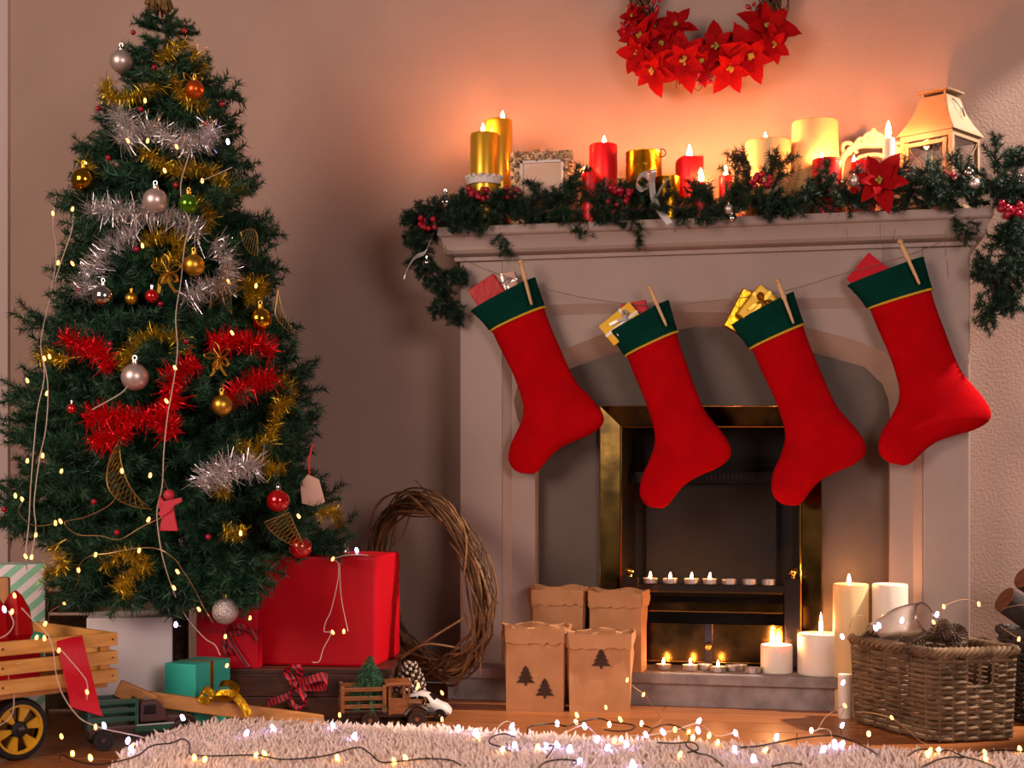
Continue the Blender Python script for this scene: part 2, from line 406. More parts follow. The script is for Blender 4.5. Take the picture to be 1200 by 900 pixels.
b = MB(); b.tube([p + V((0, -.001, 0)) for p in o4], .002, 6); b.build('frame_edge', M['brassb'], fi)
# firebox
x0, x1, zt = i4[0].x, i4[3].x, i4[1].z; yb = -.006
b = MB()
b.add([(x0, -.13, ZH), (x0, -.13, zt), (x1, -.13, zt), (x1, -.13, ZH), (x0 + .02, yb, ZH), (x0 + .02, yb, zt), (x1 - .02, yb, zt), (x1 - .02, yb, ZH)],
      [(0, 1, 5, 4), (1, 2, 6, 5), (2, 3, 7, 6), (0, 4, 7, 3), (4, 5, 6, 7)]); b.build('firebox', M['soot'], fi, 0)
p0, p1 = P2(757, 690, -.035), P2(910, 560, -.035)
b = MB(); b.box(((p0.x + p1.x) / 2, -.025, (p0.z + p1.z + .02) / 2), (p1.x - p0.x, .02, p1.z - p0.z + .06)); b.build('fire_back_plate', M['fireback'], fi, 0, .002)
b = MB(); q0, q1 = P2(728, 566, -.065), P2(938, 553, -.065)
b.box(((q0.x + q1.x) / 2, -.055, (q0.z + q1.z) / 2), (q1.x - q0.x, .02, q1.z - q0.z)); b.build('vent_bar', M['iron'], fi, 0)
for k in range(17):
    s_ = MB(); c = P2(803 + k * 5, 559, -.067); s_.box(c, (.004, .006, .012)); s_.build('vent_slot', M['soot'], fi, 0)
s_ = MB(); s_.box(P2(738, 562, -.067), (.03, .012, .018)); s_.build('control_box', M['iron'], fi, 0)
YG = -.175
def barbox(nm, pxa, pxb, pya, pyb, m, Y=YG, dep=.02, bev=.001):
    a, c = PY(pxa, pyb, Y), PY(pxb, pya, Y); a2 = PY((pxa + pxb) / 2, pyb, Y).z; c2 = PY((pxa + pxb) / 2, pya, Y).z
    q = MB(); q.box(((a.x + c.x) / 2, Y + dep / 2, (a2 + c2) / 2), (c.x - a.x, dep, c2 - a2)); return q.build(nm, m, fi, 0, bev, bseg=1)
barbox('grate_shelf', 740, 922, 685, 694, M['steel'], dep=.045)
barbox('grate_bar', 745, 918, 693.2, 695, M['brassb'])
barbox('grate_bar', 745, 918, 706, 716, M['brass'])
barbox('grate_bar', 745, 918, 716, 718, M['brassb'])
barbox('ash_plate', 748, 918, 731, 776, M['brass'])
barbox('ash_plate_lip', 748, 918, 775, 777, M['brassb'], YG - .002)
barbox('plate_strip', 825, 835, 731, 776, M['steel'], YG - .003)
barbox('grate_post', 728, 748, 676, 782, M['steel'], YG - .004, .028)
barbox('grate_post', 919, 938, 678, 782, M['steel'], YG - .004, .028)
for px, py, r in ((738, 669, .0115), (929.5, 670.5, .0125), (830, 758, .011)):
    c = PY(px, py, YG + .008 if py < 700 else YG - .012); s_ = MB(); s_.sphere(c, r, 16)
    if py < 700: s_.tube([c + V((0, 0, -.005)), c + V((0, 0, -.016))], .006, 10)
    else: s_.tube([c, c + V((0, .02, 0))], .004, 8)
    s_.build('brass_ball', M['brassb'], fi)
# ------------------------------------------------------------------ candles
FLAME = MB().lathe([(1e-7, 0), (.0022, .0012), (.0039, .005), (.0042, .009), (.0033, .014), (.0018, .019), (1e-7, .0245)], 8).build('flame', M['flame']).data
bpy.data.objects.remove(bpy.data.objects['flame'])
FLAME2 = FLAME.copy(); FLAME2.materials.clear(); FLAME2.materials.append(M['flame2'])
def put_flame(t, p, s=1.0):
    b = MB(); b.tube([p + V((0, 0, -.004)), p + V((0, 0, .004))], .0009, 5); b.build('wick', M['wick'], t)
    inst(FLAME if p.z > 1 else FLAME2, 'flame', t, p + V((0, 0, .002)), None, [q_ * 1.15 for q_ in s] if isinstance(s, tuple) else s * 1.15)
def pillar(label, px, ytop, rpx, Y, m, zb, fl=None, fs=1.0, name='pillar_candle', group=None, melt=0, flare=0, lace=False):
    c = PY(px, ytop, Y); r = rpx * MPP(c); h = c.z - zb
    t = thing(name, label, 'candle', (c.x, c.y, zb), group)
    b = MB(); N = 28; pr = [(r * .97, 0), (r, .003)]
    if flare: pr = [(r * 1.32, 0), (r * 1.3, h * .3), (r * 1.18, h * .5), (r * 1.04, h * .68)]
    pr += [(r, h - .004), (r * .975, h - .001), (r * .93, h), (r * .8, h - .004), (r * .4, h - .007), (1e-7, h - .007)]
    b.lathe(pr, N, Matrix.Translation((c.x, c.y, zb)))
    if melt:
        for i, v in enumerate(b.v):
            if v.z > zb + h - .01:
                a = math.atan2(v.y - c.y, v.x - c.x); v.z += melt * (math.cos(a) * .5 + math.sin(3 * a + 1) * .3 - .25)
    b.build('wax_body', m, t, 50)
    if fl:
        put_flame(t, V((c.x + (fl - px) * MPP(c), c.y, zb + h - .006)), fs)
    return t
tag(pillar('shorter gold metallic pillar candle at the far end of the mantel, flame lit', 567.5, 157, 16.5, -.215, M['waxg'], ZT, 566, 1.15), 'shorter gold metallic pillar candle at the far end of the mantel, flame lit', 'candle')
pillar('taller gold metallic pillar candle beside the shorter gold one, flame lit', 584.5, 141, 16, -.165, M['waxg'], ZT, 589, 1.0)
pillar('tall smooth red pillar candle between jewelled picture frame and gold pot', 707, 170, 16.5, -.16, M['waxr'], ZT, 708, 1.0)
pillar('short red votive candle at the foot of the tall red pillar candle', 692, 203, 10.5, -.225, M['waxr'], ZT, 685, .8, 'votive_candle')
pillar('red pillar candle with a melted uneven rim beside the gold pot', 808, 185, 16.5, -.17, M['waxr'], ZT, 808, 1.35, melt=.008)
pillar('slim red candle in front of the melted red pillar candle', 821.5, 213, 5, -.235, M['waxr'], ZT, 821.5, 1.35, 'slim_candle')
pillar('small red candle half hidden in the garland with a bare flame above the greens', 850.5, 206, 8, -.2, M['waxr'], ZT, 850.5, 1.1, 'votive_candle')
pillar('wide cream pillar candle with flame, behind upright fir sprigs on the mantel', 900, 166, 26.5, -.15, M['wax'], ZT, 897, 1.0)
pillar('tall unlit cream candle flaring out at its foot, on the mantel', 955, 143, 26.5, -.11, M['wax'], ZT, None, flare=1)
pillar('short wide red candle in front of the flared cream candle', 969, 187, 17, -.2, M['waxr'], ZT, 963, .75, 'votive_candle')
pillar('short red candle right behind the poinsettia on the mantel', 1011, 190, 14, -.185, M['waxr'], ZT, 1001, .75, 'votive_candle')
# white taper in a glass holder
c = PY(1041.5, 162, -.21)
t = thing('taper_candle', 'white dinner candle with a tall flame in a small glass holder before the carving', 'candle', (c.x, c.y, ZT))
b = MB(); r = 7 * MPP(c); zz = PY(1041.5, 190, -.21).z
b.lathe([(r, 0), (r, c.z - zz - .002), (r * .8, c.z - zz), (1e-7, c.z - zz - .003)], 18, Matrix.Translation((c.x, c.y, zz))); b.build('wax_body', M['waxw'], t)
b = MB(); b.lathe([(r * 2, 0), (r * 2, .006), (r * .8, .012), (r * .6, zz - ZT - .02), (r * 1.35, zz - ZT - .004), (r * 1.35, zz - ZT + .008), (r * 1.1, zz - ZT + .008), (r * 1.05, zz - ZT)], 18, Matrix.Translation((c.x, c.y, ZT))); b.build('glass_holder', M['glass'], t)
put_flame(t, V((c.x - .001, c.y, c.z)), 1.45)
# hearth candles
pillar('white pillar candle on the hearth with two tall flames, by the brass grate', 910, 755, 18.5, -.215, M['waxw'], ZH, 905, (1.05, 1.05, 1.7))
q = bpy.data.objects['wax_body']
t = [o for o in bpy.data.objects if o.get('label', '').startswith('white pillar candle on the hearth with two')][0]
p = PY(912, 754, -.215); put_flame(t, V((p.x, p.y - .004, PY(910, 755, -.215).z - .006)), 1.2)
pillar('widest white pillar candle on the hearth with one tall thin flame', 963.5, 742, 28.5, -.225, M['waxw'], ZH, 962, (.85, .85, 1.95))
pillar('tall lit cream pillar candle standing behind the widest hearth candle', 997, 684, 20.5, -.26, M['wax'], 0.0, 995, 1.0)
pillar('unlit tall cream pillar candle behind the glass in the wicker basket', 1043, 684, 20.5, -.27, M['waxw'], 0.0)
pillar('small unlit white candle on the floor between hearth end and wicker basket', 990.5, 790, 8.5, -.37, M['waxw'], 0.0)
# tealights
b = MB(); b.lathe([(.0155, 0), (.0185, .001), (.019, .013), (.0195, .0135), (.0182, .0125), (.0178, .004)], 20); TCUP = b.build('cup', M['alu']).data
b = MB(); b.lathe([(.0179, .003), (.0179, .0095), (.012, .0085), (1e-7, .008)], 16); TWAX = b.build('wax', M['waxr']).data
b = MB(); b.lathe([(.0179, .003), (.0179, .0095), (.012, .0085), (1e-7, .008)], 16); TWAXW = b.build('wax', M['waxw']).data
for nm in ('cup', 'wax', 'wax.001'): bpy.data.objects.remove(bpy.data.objects[nm])
zg = PY(830, 685, YG).z
TL = [(762, YG + .018, zg, 1, 0), (785.5, YG + .018, zg, 1, 0), (810.5, YG + .018, zg, 1, 1), (832, YG + .018, zg, 1, 1), (855, YG + .018, zg, 0, 1), (878.5, YG + .018, zg, 0, 1), (901, YG + .018, zg, 0, 1),
      (777.5, -.225, ZH, 1, 0), (809, -.225, ZH, 1, 0), (841.5, -.245, ZH, 1, 0), (826, -.205, ZH, 0, 1), (867, -.2, ZH, 0, 1), (882, -.245, ZH, 0, 0), (858, -.215, ZH, 0, 1)]
TLAB = ['lit tealight at the bag end of the row on the brass grate', 'second lit tealight from the bags on the brass grate', 'third lit tealight along the brass grate, pale wax', 'fourth lit tealight along the brass grate, next to the unlit ones', 'first unlit tealight after the lit row on the grate', 'second unlit tealight after the lit row on the grate', 'last unlit tealight on the grate, next to the tall steel post',
        'lit tealight on the hearth nearest the paper bags', 'second lit tealight from the paper bags on the hearth', 'third lit tealight on the hearth, in front of the others', 'unlit tealight on the hearth behind the lit ones', 'unlit pale tealight against the ash plate at the hearth back', 'unlit dark red tealight next to the two-flame candle', 'small unlit pale tealight between hearth tealights']
for (px, Y, z, lit, ww), lb in zip(TL, TLAB):
    c = PY(px, 700, Y); t = thing('tealight', lb, 'candle', (c.x, Y, z), 'tealights on grate and hearth')
    inst(TCUP, 'cup', t, (c.x, Y, z)); inst(TWAXW if ww else TWAX, 'wax', t, (c.x, Y, z))
    if lit: put_flame(t, V((c.x, Y, z + .01)), .62)
# ------------------------------------------------------------------ twine and stockings
YS = -.245
tw = [(512, 287), (560, 312), (612, 330), (680, 348), (765, 358), (840, 352), (915, 342), (985, 322), (1062, 300), (1110, 280), (1140, 264)]
b = MB(); b.tube(spline([PY(x, y, -.249 if 530 < x < 1120 else -.255) for x, y in tw], 6), .0009, 5)
tag(b.build('twine_line', M['twine']), 'thin brown twine strung under the mantel shelf carrying the stockings', 'string')
PAIRS = [((577, 388), (637, 360)), ((584, 404), (645, 382)), ((592, 420), (655, 405)), ((601, 438), (665, 428)), ((608, 456), (675, 447)), ((613, 473), (686, 459)), ((613, 485), (698, 472)), ((610, 495), (707, 486)),
         ((607, 503), (706, 498)), ((603, 511), (692, 509)), ((599, 519), (673, 517)), ((596.5, 528), (655, 526)), ((596, 537), (644, 536)), ((598, 545), (636, 546)), ((603, 551), (630, 552.5)), ((610, 554.5), (624, 555.5))]
SRC = [(553, 365), (626, 325), (637, 360), (577, 388), (620, 556), (706, 490)]
DST = [SRC, [(712, 392), (782, 352), (793, 384), (735, 421), (772, 594), (855, 531)], [(855, 383), (930, 344), (941, 373), (880, 412), (930, 591), (1012, 528)], [(994, 334), (1085, 300), (1093, 335), (1012, 367), (1060, 543), (1155, 488)]]
def affine(dst):
    A = np.array([[x, y, 1] for x, y in SRC]); B = np.array(dst); S = np.linalg.lstsq(A, B, rcond=None)[0]
    return lambda p: tuple(np.array([p[0], p[1], 1]) @ S)
def loft(pairs, thick, Y, n=20, cap0=True, cap1=True, wob=0):
    vs = []; fs = []; N = len(pairs)
    for i, (a, c) in enumerate(pairs):
        A, C = PY(*a, Y), PY(*c, Y); m = (A + C) / 2; h = (C - A) / 2
        for k in range(n):
            g = 2 * PI * k / n; cs, sn = math.cos(g), math.sin(g)
            cs = math.copysign(abs(cs) ** .85, cs)
            p = m + h * cs + V((0, thick[i] * sn, 0))
            if wob: p.y += wob * math.sin(p.z * 60 + p.x * 35 + i)
            vs.append(p)
    for i in range(N - 1):
        for k in range(n): fs.append((i * n + k, i * n + (k + 1) % n, (i + 1) * n + (k + 1) % n, (i + 1) * n + k))
    if cap0: fs.append(tuple(range(n)))
    if cap1: fs.append(tuple((N - 1) * n + k for k in range(n)))
    return vs, fs
def dense(pairs, thick, sub=3):
    out = []; th = []
    A = [V((a[0], a[1], 0)) for a, c in pairs]; C = [V((c[0], c[1], 0)) for a, c in pairs]; T_ = [V((t_, 0, 0)) for t_ in thick]
    for a, c, t_ in zip(spline(A, sub), spline(C, sub), spline(T_, sub)): out.append(((a.x, a.y), (c.x, c.y))); th.append(max(.002, t_.x))
    return out, th
SL = ['red felt stocking nearest the tree, with red and white parcels in its cuff', 'red felt stocking with a yellow ribboned box and red cloth in its cuff', 'red felt stocking with two gold parcels in its cuff, third from the tree', 'largest red felt stocking, sunlit on its heel side, a red card in its cuff']
PEG = [((609.5, 305), (623, 357)), ((760.5, 335), (781, 382)), ((910.5, 327), (930, 379)), ((1054, 281), (1077.5, 333))]
PL = ['wooden dolly peg holding the stocking nearest the tree', 'wooden dolly peg holding the stocking with the yellow box', 'wooden dolly peg holding the stocking with the two gold parcels', 'wooden dolly peg holding the largest stocking']
for k in range(4):
    A = affine(DST[k]); Y = YS
    top = A((600, 352)); c = PY(*top, Y)
    st = thing('christmas_stocking', SL[k], 'stocking', c, 'stockings on the mantel')
    th = [.026, .026, .026, .026, .026, .027, .028, .029, .029, .028, .027, .025, .022, .018, .012, .006]
    pr, tt = dense([(A(a), A(c_)) for a, c_ in PAIRS], th)
    b = MB(); b.add(*loft(pr, tt, Y, 24, wob=.0022)); b.build('stocking_sock', M['felt'], st, 70)
    cuff = [(SRC[0], SRC[1]), ((560, 371), (629, 335)), ((568, 379), (633, 347)), ((574, 387), (637, 358)), (SRC[3], SRC[2])]
    cuff = [(A((a[0] - 1.2, a[1])), A((c_[0] + 1.5, c_[1]))) for a, c_ in cuff]
    vs, fs = loft(cuff, [.031, .031, .0305, .030, .029], Y, 24, False, False)
    n0 = len(vs); vi, fi_ = loft([(A((557, 369)), A((624, 331))), (A((560, 373)), A((627, 337)))], [.027, .024], Y, 24, False, True)
    b = MB(); b.add(vs, fs); b.add(vi, fi_); b.add(vs[:24] + vi[:24], [(i, (i + 1) % 24, 24 + (i + 1) % 24, 24 + i) for i in range(24)])
    b.build('cuff', M['green'], st, 70)
    ring = [vs[-24 + i] + V((0, 0, 0)) for i in range(24)]
    b = MB(); b.tube([p * 1 + (p - sum(ring, V()) / 24) * .015 for p in ring], .0031, 6, True); b.build('gold_trim', M['yarn'], st)
    (hx, hy), (tx, ty) = PEG[k]
    H, T_ = PY(hx, hy, Y - .036), PY(tx, ty, Y - .036)
    d = (T_ - H); L = d.length; d.normalize(); sd = V((1, 0, 0)); sd = (sd - d * sd.dot(d)).normalized(); bk = d.cross(sd)
    pg = thing('clothes_peg', PL[k], 'peg', H, 'dolly pegs on the twine')
    T4 = frame(H, sd, bk, d); r = .0066
    b = MB(); b.lathe([(1e-7, -.002), (r * .8, 0), (r * 1.12, .004), (r, .008), (r * .62, .011), (r * .75, .014), (r * .95, .022), (r * .98, L * .45)], 14, T4); b.build('peg_head', M['peg'], pg, 60)
    for s_ in (-1, 1):
        b = MB(); b.tube([V((0, s_ * .0035, L * .44)), V((0, s_ * .004, L * .7)), V((0, s_ * .0046, L * .95)), V((0, s_ * .0048, L))], [.0042, .0038, .003, .002], 8, T=T4); b.build('prong', M['peg'], pg)
def tilted_box(name, label, cat, px, py, w_, h_, dep, ang, m, Y, group=None, rib=None, tilt=0):
    c = PY(px, py, Y); s = MPP(c); a = math.radians(ang)
    x = V((math.cos(a), 0, -math.sin(a))); z = V((math.sin(a), 0, math.cos(a))); y_ = V((0, 1, 0))
    Rm = Matrix.Rotation(tilt, 3, 'Z'); x = Rm @ x; y_ = Rm @ y_; z = Rm @ z
    T4 = frame(c, x, y_, z); t = thing(name, label, cat, c, group)
    b = MB(); b.box((0, 0, 0), (w_ * s, dep, h_ * s), T4); b.build('wrapped_box', m, t, 0, .002)
    if rib:
        rm, rw = rib
        b = MB(); b.box((0, 0, 0), (rw, dep + .0015, h_ * s + .0015), T4); b.build('ribbon', rm, t, 0)
        b = MB(); b.box((0, 0, h_ * s * .18), (w_ * s + .0015, dep + .0015, rw), T4); b.build('ribbon', rm, t, 0)
        b = MB()
        for sg in (-1, 1):
            b.ribbon([T4 @ p for p in spline([V((0, -dep / 2 - .001, h_ * s * .18)), V((sg * .012, -dep / 2 - .010, h_ * s * .18 + .010)), V((sg * .022, -dep / 2 - .008, h_ * s * .18 + .006)), V((sg * .012, -dep / 2 - .004, h_ * s * .18 - .001)), V((0, -dep / 2 - .001, h_ * s * .18))], 5)], (y_ * .3 + z * .6).normalized() * rw)
            b.ribbon([T4 @ p for p in spline([V((0, -dep / 2 - .001, h_ * s * .18)), V((sg * .010, -dep / 2 - .006, h_ * s * .0)), V((sg * .016, -dep / 2 - .004, -h_ * s * .25))], 5)], x * rw)
        b.build('bow', rm, t, 60)
    return t
tilted_box('gift_box', 'small shiny red parcel poking out of the stocking nearest the tree', 'gift', 573, 345, 34, 36, .022, 57, M['redfoil'], YS - .004, 'parcels in the stockings')
tilted_box('gift_box', 'small pale pink parcel with a grey ribbon in the stocking nearest the tree', 'gift', 592, 338, 33, 34, .014, -14, M['tag'], YS + .012, 'parcels in the stockings', (M['silverrib'], .005))
tilted_box('gift_box', 'small yellow parcel with silver ribbon bow in a stocking cuff', 'gift', 729, 380, 30, 46, .022, 52, M['yellow'], YS - .006, 'parcels in the stockings', (M['silverrib'], .007))
tilted_box('gift_box', 'red cloth parcel behind the yellow ribboned parcel in a stocking', 'gift', 745, 370, 30, 32, .014, -10, M['redrib'], YS + .012, 'parcels in the stockings')
tilted_box('gift_box', 'flat gold parcel at the edge of the third stocking from the tree', 'gift', 870, 366, 26, 50, .02, 28, M['goldfoil'], YS + .008, 'parcels in the stockings', tilt=.3)
tilted_box('gift_box', 'gold parcel with a gold bow on its front in the third stocking from the tree', 'gift', 888, 360, 30, 44, .022, 38, M['yellow'], YS - .006, 'parcels in the stockings', (M['goldm'], .008), tilt=.3)
tilted_box('gift_card', 'plain red card standing in the cuff of the largest stocking', 'card', 1018, 322, 34, 40, .004, 40, M['redgift2'], YS, None)
# ------------------------------------------------------------------ fir sprays, tinsel
def polyline_sample(P, step):
    P = np.asarray(P, float); d = np.linalg.norm(np.diff(P, axis=0), axis=1); s = np.concatenate([[0], np.cumsum(d)])
    n = max(2, int(s[-1] / step)); u = np.linspace(0, s[-1], n)
    pts = np.stack([np.interp(u, s, P[:, k]) for k in range(3)], 1)
    tg = np.gradient(pts, axis=0); tg /= np.linalg.norm(tg, axis=1)[:, None] + 1e-9
    return pts, tg
def bristles(paths, per_m, ln, wd, fwd, jit=.35):
    """thin pointed strips standing all round the given paths -> vertices, triangles"""
    Vs = []
    for P in paths:
        pts, tg = polyline_sample(P, 1.0 / per_m); n = len(pts)
        u = RNG.normal(size=(n, 3)); u -= (u * tg).sum(1)[:, None] * tg; u /= np.linalg.norm(u, axis=1)[:, None] + 1e-9
        d = u + tg * fwd * RNG.uniform(.4, 1.3, (n, 1)); d /= np.linalg.norm(d, axis=1)[:, None]
        L = ln * RNG.uniform(1 - jit, 1 + jit * .4, (n, 1))
        s = np.cross(d, RNG.normal(size=(n, 3))); s /= np.linalg.norm(s, axis=1)[:, None] + 1e-9
        Vs.append(np.stack([pts - s * wd / 2, pts + s * wd / 2, pts + d * L], 1).reshape(-1, 3))
    v = np.concatenate(Vs); return v, np.arange(len(v)).reshape(-1, 3)
def quadstrips(P, per_m, ln, wd):
    pts, tg = polyline_sample(P, 1.0 / per_m); n = len(pts)
    u = RNG.normal(size=(n, 3)); u -= (u * tg).sum(1)[:, None] * tg * .8; u /= np.linalg.norm(u, axis=1)[:, None] + 1e-9
    L = ln * RNG.uniform(.6, 1.15, (n, 1)); s = np.cross(u, RNG.normal(size=(n, 3))); s /= np.linalg.norm(s, axis=1)[:, None] + 1e-9
    bend = RNG.normal(size=(n, 3)) * .25
    m = pts + u * L * .55; e = pts + (u + bend) * L
    v = np.stack([pts - s * wd / 2, pts + s * wd / 2, m + s * wd / 2, m - s * wd / 2, e + s * wd * .3, e - s * wd * .3], 1).reshape(-1, 3)
    i = np.arange(n)[:, None] * 6
    return v, np.concatenate([i + [[0, 1, 2, 3]], i + [[3, 2, 4, 5]]])
def spray_mesh(name, L, ntw, twl, nl, nw, per_m, m, droop=-.15, seed=0, spread=.9):
    rs = np.random.default_rng(seed)
    u = np.linspace(0, 1, 9); main = np.stack([u * L, np.zeros(9) + rs.normal() * .03 * L * u ** 2, droop * L * u ** 2 + .10 * L * u ** 4], 1)
    paths = [main]
    for k in range(ntw):
        f = .12 + .8 * (k + .5) / ntw; p = np.array([np.interp(f, u, main[:, j]) for j in range(3)])
        sg = 1 if k % 2 else -1; a = sg * rs.uniform(.5, spread); l = twl * (1.15 - .75 * f) * rs.uniform(.8, 1.2); e = rs.uniform(-.55, .55)
        d = np.array([math.cos(a) * math.cos(e), math.sin(a) * math.cos(e), math.sin(e)])
        q = np.linspace(0, 1, 5)[:, None]; paths.append(p + d * l * q + np.array([0, 0, .12 * l]) * q ** 2)
    v, f = bristles(paths, per_m, nl, nw, .75)
    vs = [v]; fs = [f]; o = len(v)
    for P in paths:                                                # stems: three-sided rods
        n = len(P); r = .0016
        ring = np.array([[0, r, 0], [0, -r * .5, r * .87], [0, -r * .5, -r * .87]])
        vv = (P[:, None, :] + ring[None]).reshape(-1, 3); ff = []
        for i in range(n - 1):
            for k in range(3):
                a, b_, c, d = i * 3 + k, i * 3 + (k + 1) % 3, i * 3 + 3 + (k + 1) % 3, i * 3 + 3 + k
                ff += [(a, b_, c), (a, c, d)]
        vs.append(vv); fs.append(np.array(ff) + o); o += len(vv)
    return rawmesh(name, np.concatenate(vs), np.concatenate(fs), m)
def fluffy(name, px_pts, place, m, parent, per_m=2600, ln=.026, wd=.0016):
    per_m *= 1.5; ln *= 1.1
    P = [list(p) for p in spline([place(*q) for q in px_pts], 8)]
    v, f = quadstrips(P, per_m, ln, wd); o = ORG[parent.name]
    me = rawmesh(name, v - np.array(o), f, m)
    ob = bpy.data.objects.new(name, me); COL.objects.link(ob); ob.parent = parent; ORG[ob.name] = V(o); return ob
# ------------------------------------------------------------------ the Christmas tree
DT = 3.3
TB = PD(196, 700, DT); TB.z = 0
def zt(py): return CZ + (HOR - py) * DT / F
PROF = [(zt(y), r * DT / F) for y, r in ((-10, 12), (20, 26), (34, 36), (60, 40), (80, 58), (110, 62), (130, 84), (150, 78), (185, 98), (230, 110), (262, 122), (300, 122), (320, 130), (350, 128), (400, 152), (440, 160), (480, 172), (540, 180), (580, 186), (610, 202), (640, 208), (670, 185), (700, 140), (725, 80))]
PROF.sort()
def RZ(z): return float(np.interp(z, [p[0] for p in PROF], [p[1] for p in PROF]))
def TS(px, py, k=.93, off=0.0):          # the point of the crown's front surface seen at a pixel
    best = None
    for d in np.arange(DT - .5, DT + .02, .006):
        p = PD(px, py, d); q = math.hypot(p.x - TB.x, p.y - TB.y)
        if q < RZ(p.z) * k: return PD(px, py, d - off)
        if best is None or q < best[0]: best = (q, d)
    return PD(px, py, best[1] - off)
tree = thing('christmas_tree', 'dark green artificial fir tree hung with baubles, tinsel and lights', 'Christmas tree', TB)
b = MB(); b.tube([TB + V((0, 0, .02)), TB + V((0, 0, .6)), TB + V((0, 0, zt(-5)))], [.021, .016, .004], 10); b.build('trunk', M['bark'], tree)
BR = {}
for k in range(3):
    BR['L', k] = spray_mesh('branch', .40, 19, .17, .027, .0028, 1200, M['needle'], -.16, 10 + k)
    BR['M', k] = spray_mesh('branch', .27, 15, .13, .026, .0028, 1200, M['needle'], -.10, 20 + k)
    BR['S', k] = spray_mesh('branch', .15, 11, .08, .024, .0028, 1200, M['needle'], -.04, 30 + k)
r_ = random.Random(11); nb = 0
def put_branch(z, az, ln, pitch, start=.0):
    global nb
    d = V((math.cos(az) * math.cos(pitch), math.sin(az) * math.cos(pitch), math.sin(pitch)))
    q = TB + V((0, 0, z)) + d * ln - V((0, 0, .14 * ln)) - CAM; dd = q.dot(FW); ty = HOR - q.z / dd * F; tx = 600 + q.dot(RT) / dd * F
    if ty > 712 or (tx < 80 and ty > 640) or (tx > 300 and ty > 655 and dd < 3.32): return
    kind, base = ('L', .40) if ln > .31 else ('M', .27) if ln > .19 else ('S', .15)
    d = V((math.cos(az) * math.cos(pitch), math.sin(az) * math.cos(pitch), math.sin(pitch)))
    inst(BR[kind, r_.randrange(3)], 'branch', tree, TB + V((math.cos(az) * start, math.sin(az) * start, z)), aim(d, r_.uniform(-.5, .5)), ln / base); nb += 1
tiers = [(26, 5), (44, 5), (74, 7), (98, 7), (128, 10), (155, 9), (185, 12), (222, 13), (258, 15), (292, 15), (322, 17), (356, 17), (398, 20), (436, 20), (474, 20), (516, 19), (556, 18), (598, 20), (634, 18)]
for py, n in tiers:
    z = zt(py); a0 = r_.uniform(0, 6.3)
    for k in range(n):
        R = RZ(z) * r_.uniform(.86, 1.08); az = a0 + 2 * PI * k / n + r_.uniform(-.12, .12)
        fc_ = V((math.cos(az), math.sin(az), 0)).dot(-FW); pitch = .1 if py < 120 else -.10 if py < 500 else -.06 - .16 * max(0, fc_)
        put_branch(z + R * .12 * (1 if py > 120 else 0) + r_.uniform(-.012, .012), az, R, pitch + r_.uniform(-.12, .12))
for k in range(15):                                               # hanging lowest sprays
    az = TH - PI / 2 + (k - 7) * .17 + r_.uniform(-.05, .05); put_branch(zt(650), az, .25 + .05 * (k % 2), -.42 + r_.uniform(-.12, .1), .05)
for k in range(26):                                               # sprays drooping over the presents
    px = 74 + 9.2 * k; e_ = PD(px + r_.uniform(-6, 6), (712, 694)[k % 2] - (30 if px > 305 else 0) - max(0, 95 - px) * .5, r_.uniform(2.98, 3.08)); s_ = e_ + FW * .12 + UP * .105 + RT * (200 - px) * .0004
    inst(BR['S', k % 3], 'branch', tree, s_, aim((e_ - s_).normalized(), r_.uniform(-1, 1)), (e_ - s_).length / .15); nb += 1
b = MB()                                                          # raffia topper
tp = PD(187, 22, DT); o_ = MB()
for k in range(60):
    a = r_.uniform(0, 6.28); s_ = r_.uniform(.3, 1); q = V((math.cos(a), math.sin(a), 0))
    o_.tube([tp + V((0, 0, .11)) + q * .006, tp + V((0, 0, .06)) + q * .018 * s_, tp + V((0, 0, .01 + .02 * r_.random())) + q * .034 * s_], [.003, .005, .0035], 5)
tag(o_.build('tree_topper', M['topper']), 'tan raffia tassel on the tip of the fir tree', 'tree topper')
# berries wired into the tree
b = MB(); b.sphere((0, 0, 0), .0046, 10); BERRY = b.build('berry', M['berry']).data; bpy.data.objects.remove(bpy.data.objects['berry'])
for px, py in ((156, 38), (216, 36), (181, 79), (115, 127), (165, 128), (260, 122), (241, 145), (127, 185), (206, 217), (160, 292), (188, 356), (129, 403), (110, 588), (137, 624), (5, 597), (244, 629), (218, 400), (92, 340)):
    inst(BERRY, 'berry', tree, TS(px, py, 1.0, .015), None, 1.35)
# tinsel
gt = thing('tinsel_garland', 'gold tinsel garland wound through the fir tree', 'tinsel', TB + V((0, 0, .5)))
for q in ([(186, 74), (200, 60), (216, 54), (234, 70), (240, 92)], [(126, 96), (127, 112), (146, 116), (178, 106), (196, 88), (216, 116), (242, 125)], [(165, 178), (190, 192), (206, 204), (226, 196), (268, 214), (284, 226)],
          [(168, 290), (182, 276), (214, 284), (206, 304), (180, 312)], [(276, 330), (310, 336), (290, 352)], [(42, 422), (60, 414), (78, 426)], [(138, 414), (150, 432), (156, 402), (186, 390), (212, 400), (216, 416)],
          [(332, 468), (322, 490), (316, 518), (292, 526), (274, 520)], [(300, 540), (318, 552), (332, 545)], [(252, 572), (270, 576)], [(262, 622), (288, 627)], [(60, 640), (76, 664), (54, 672), (62, 690)], [(120, 660), (150, 650), (172, 664), (142, 682), (150, 700)],
          [(228, 232), (246, 252), (236, 272)], [(372, 600), (396, 602), (394, 620)], [(330, 440), (342, 462), (328, 476)], [(100, 190), (106, 206)]):
    fluffy('tinsel_run', q, lambda x, y: TS(x, y, .97, .004), M['tin_gold'], gt, 2600, .020, .0008)
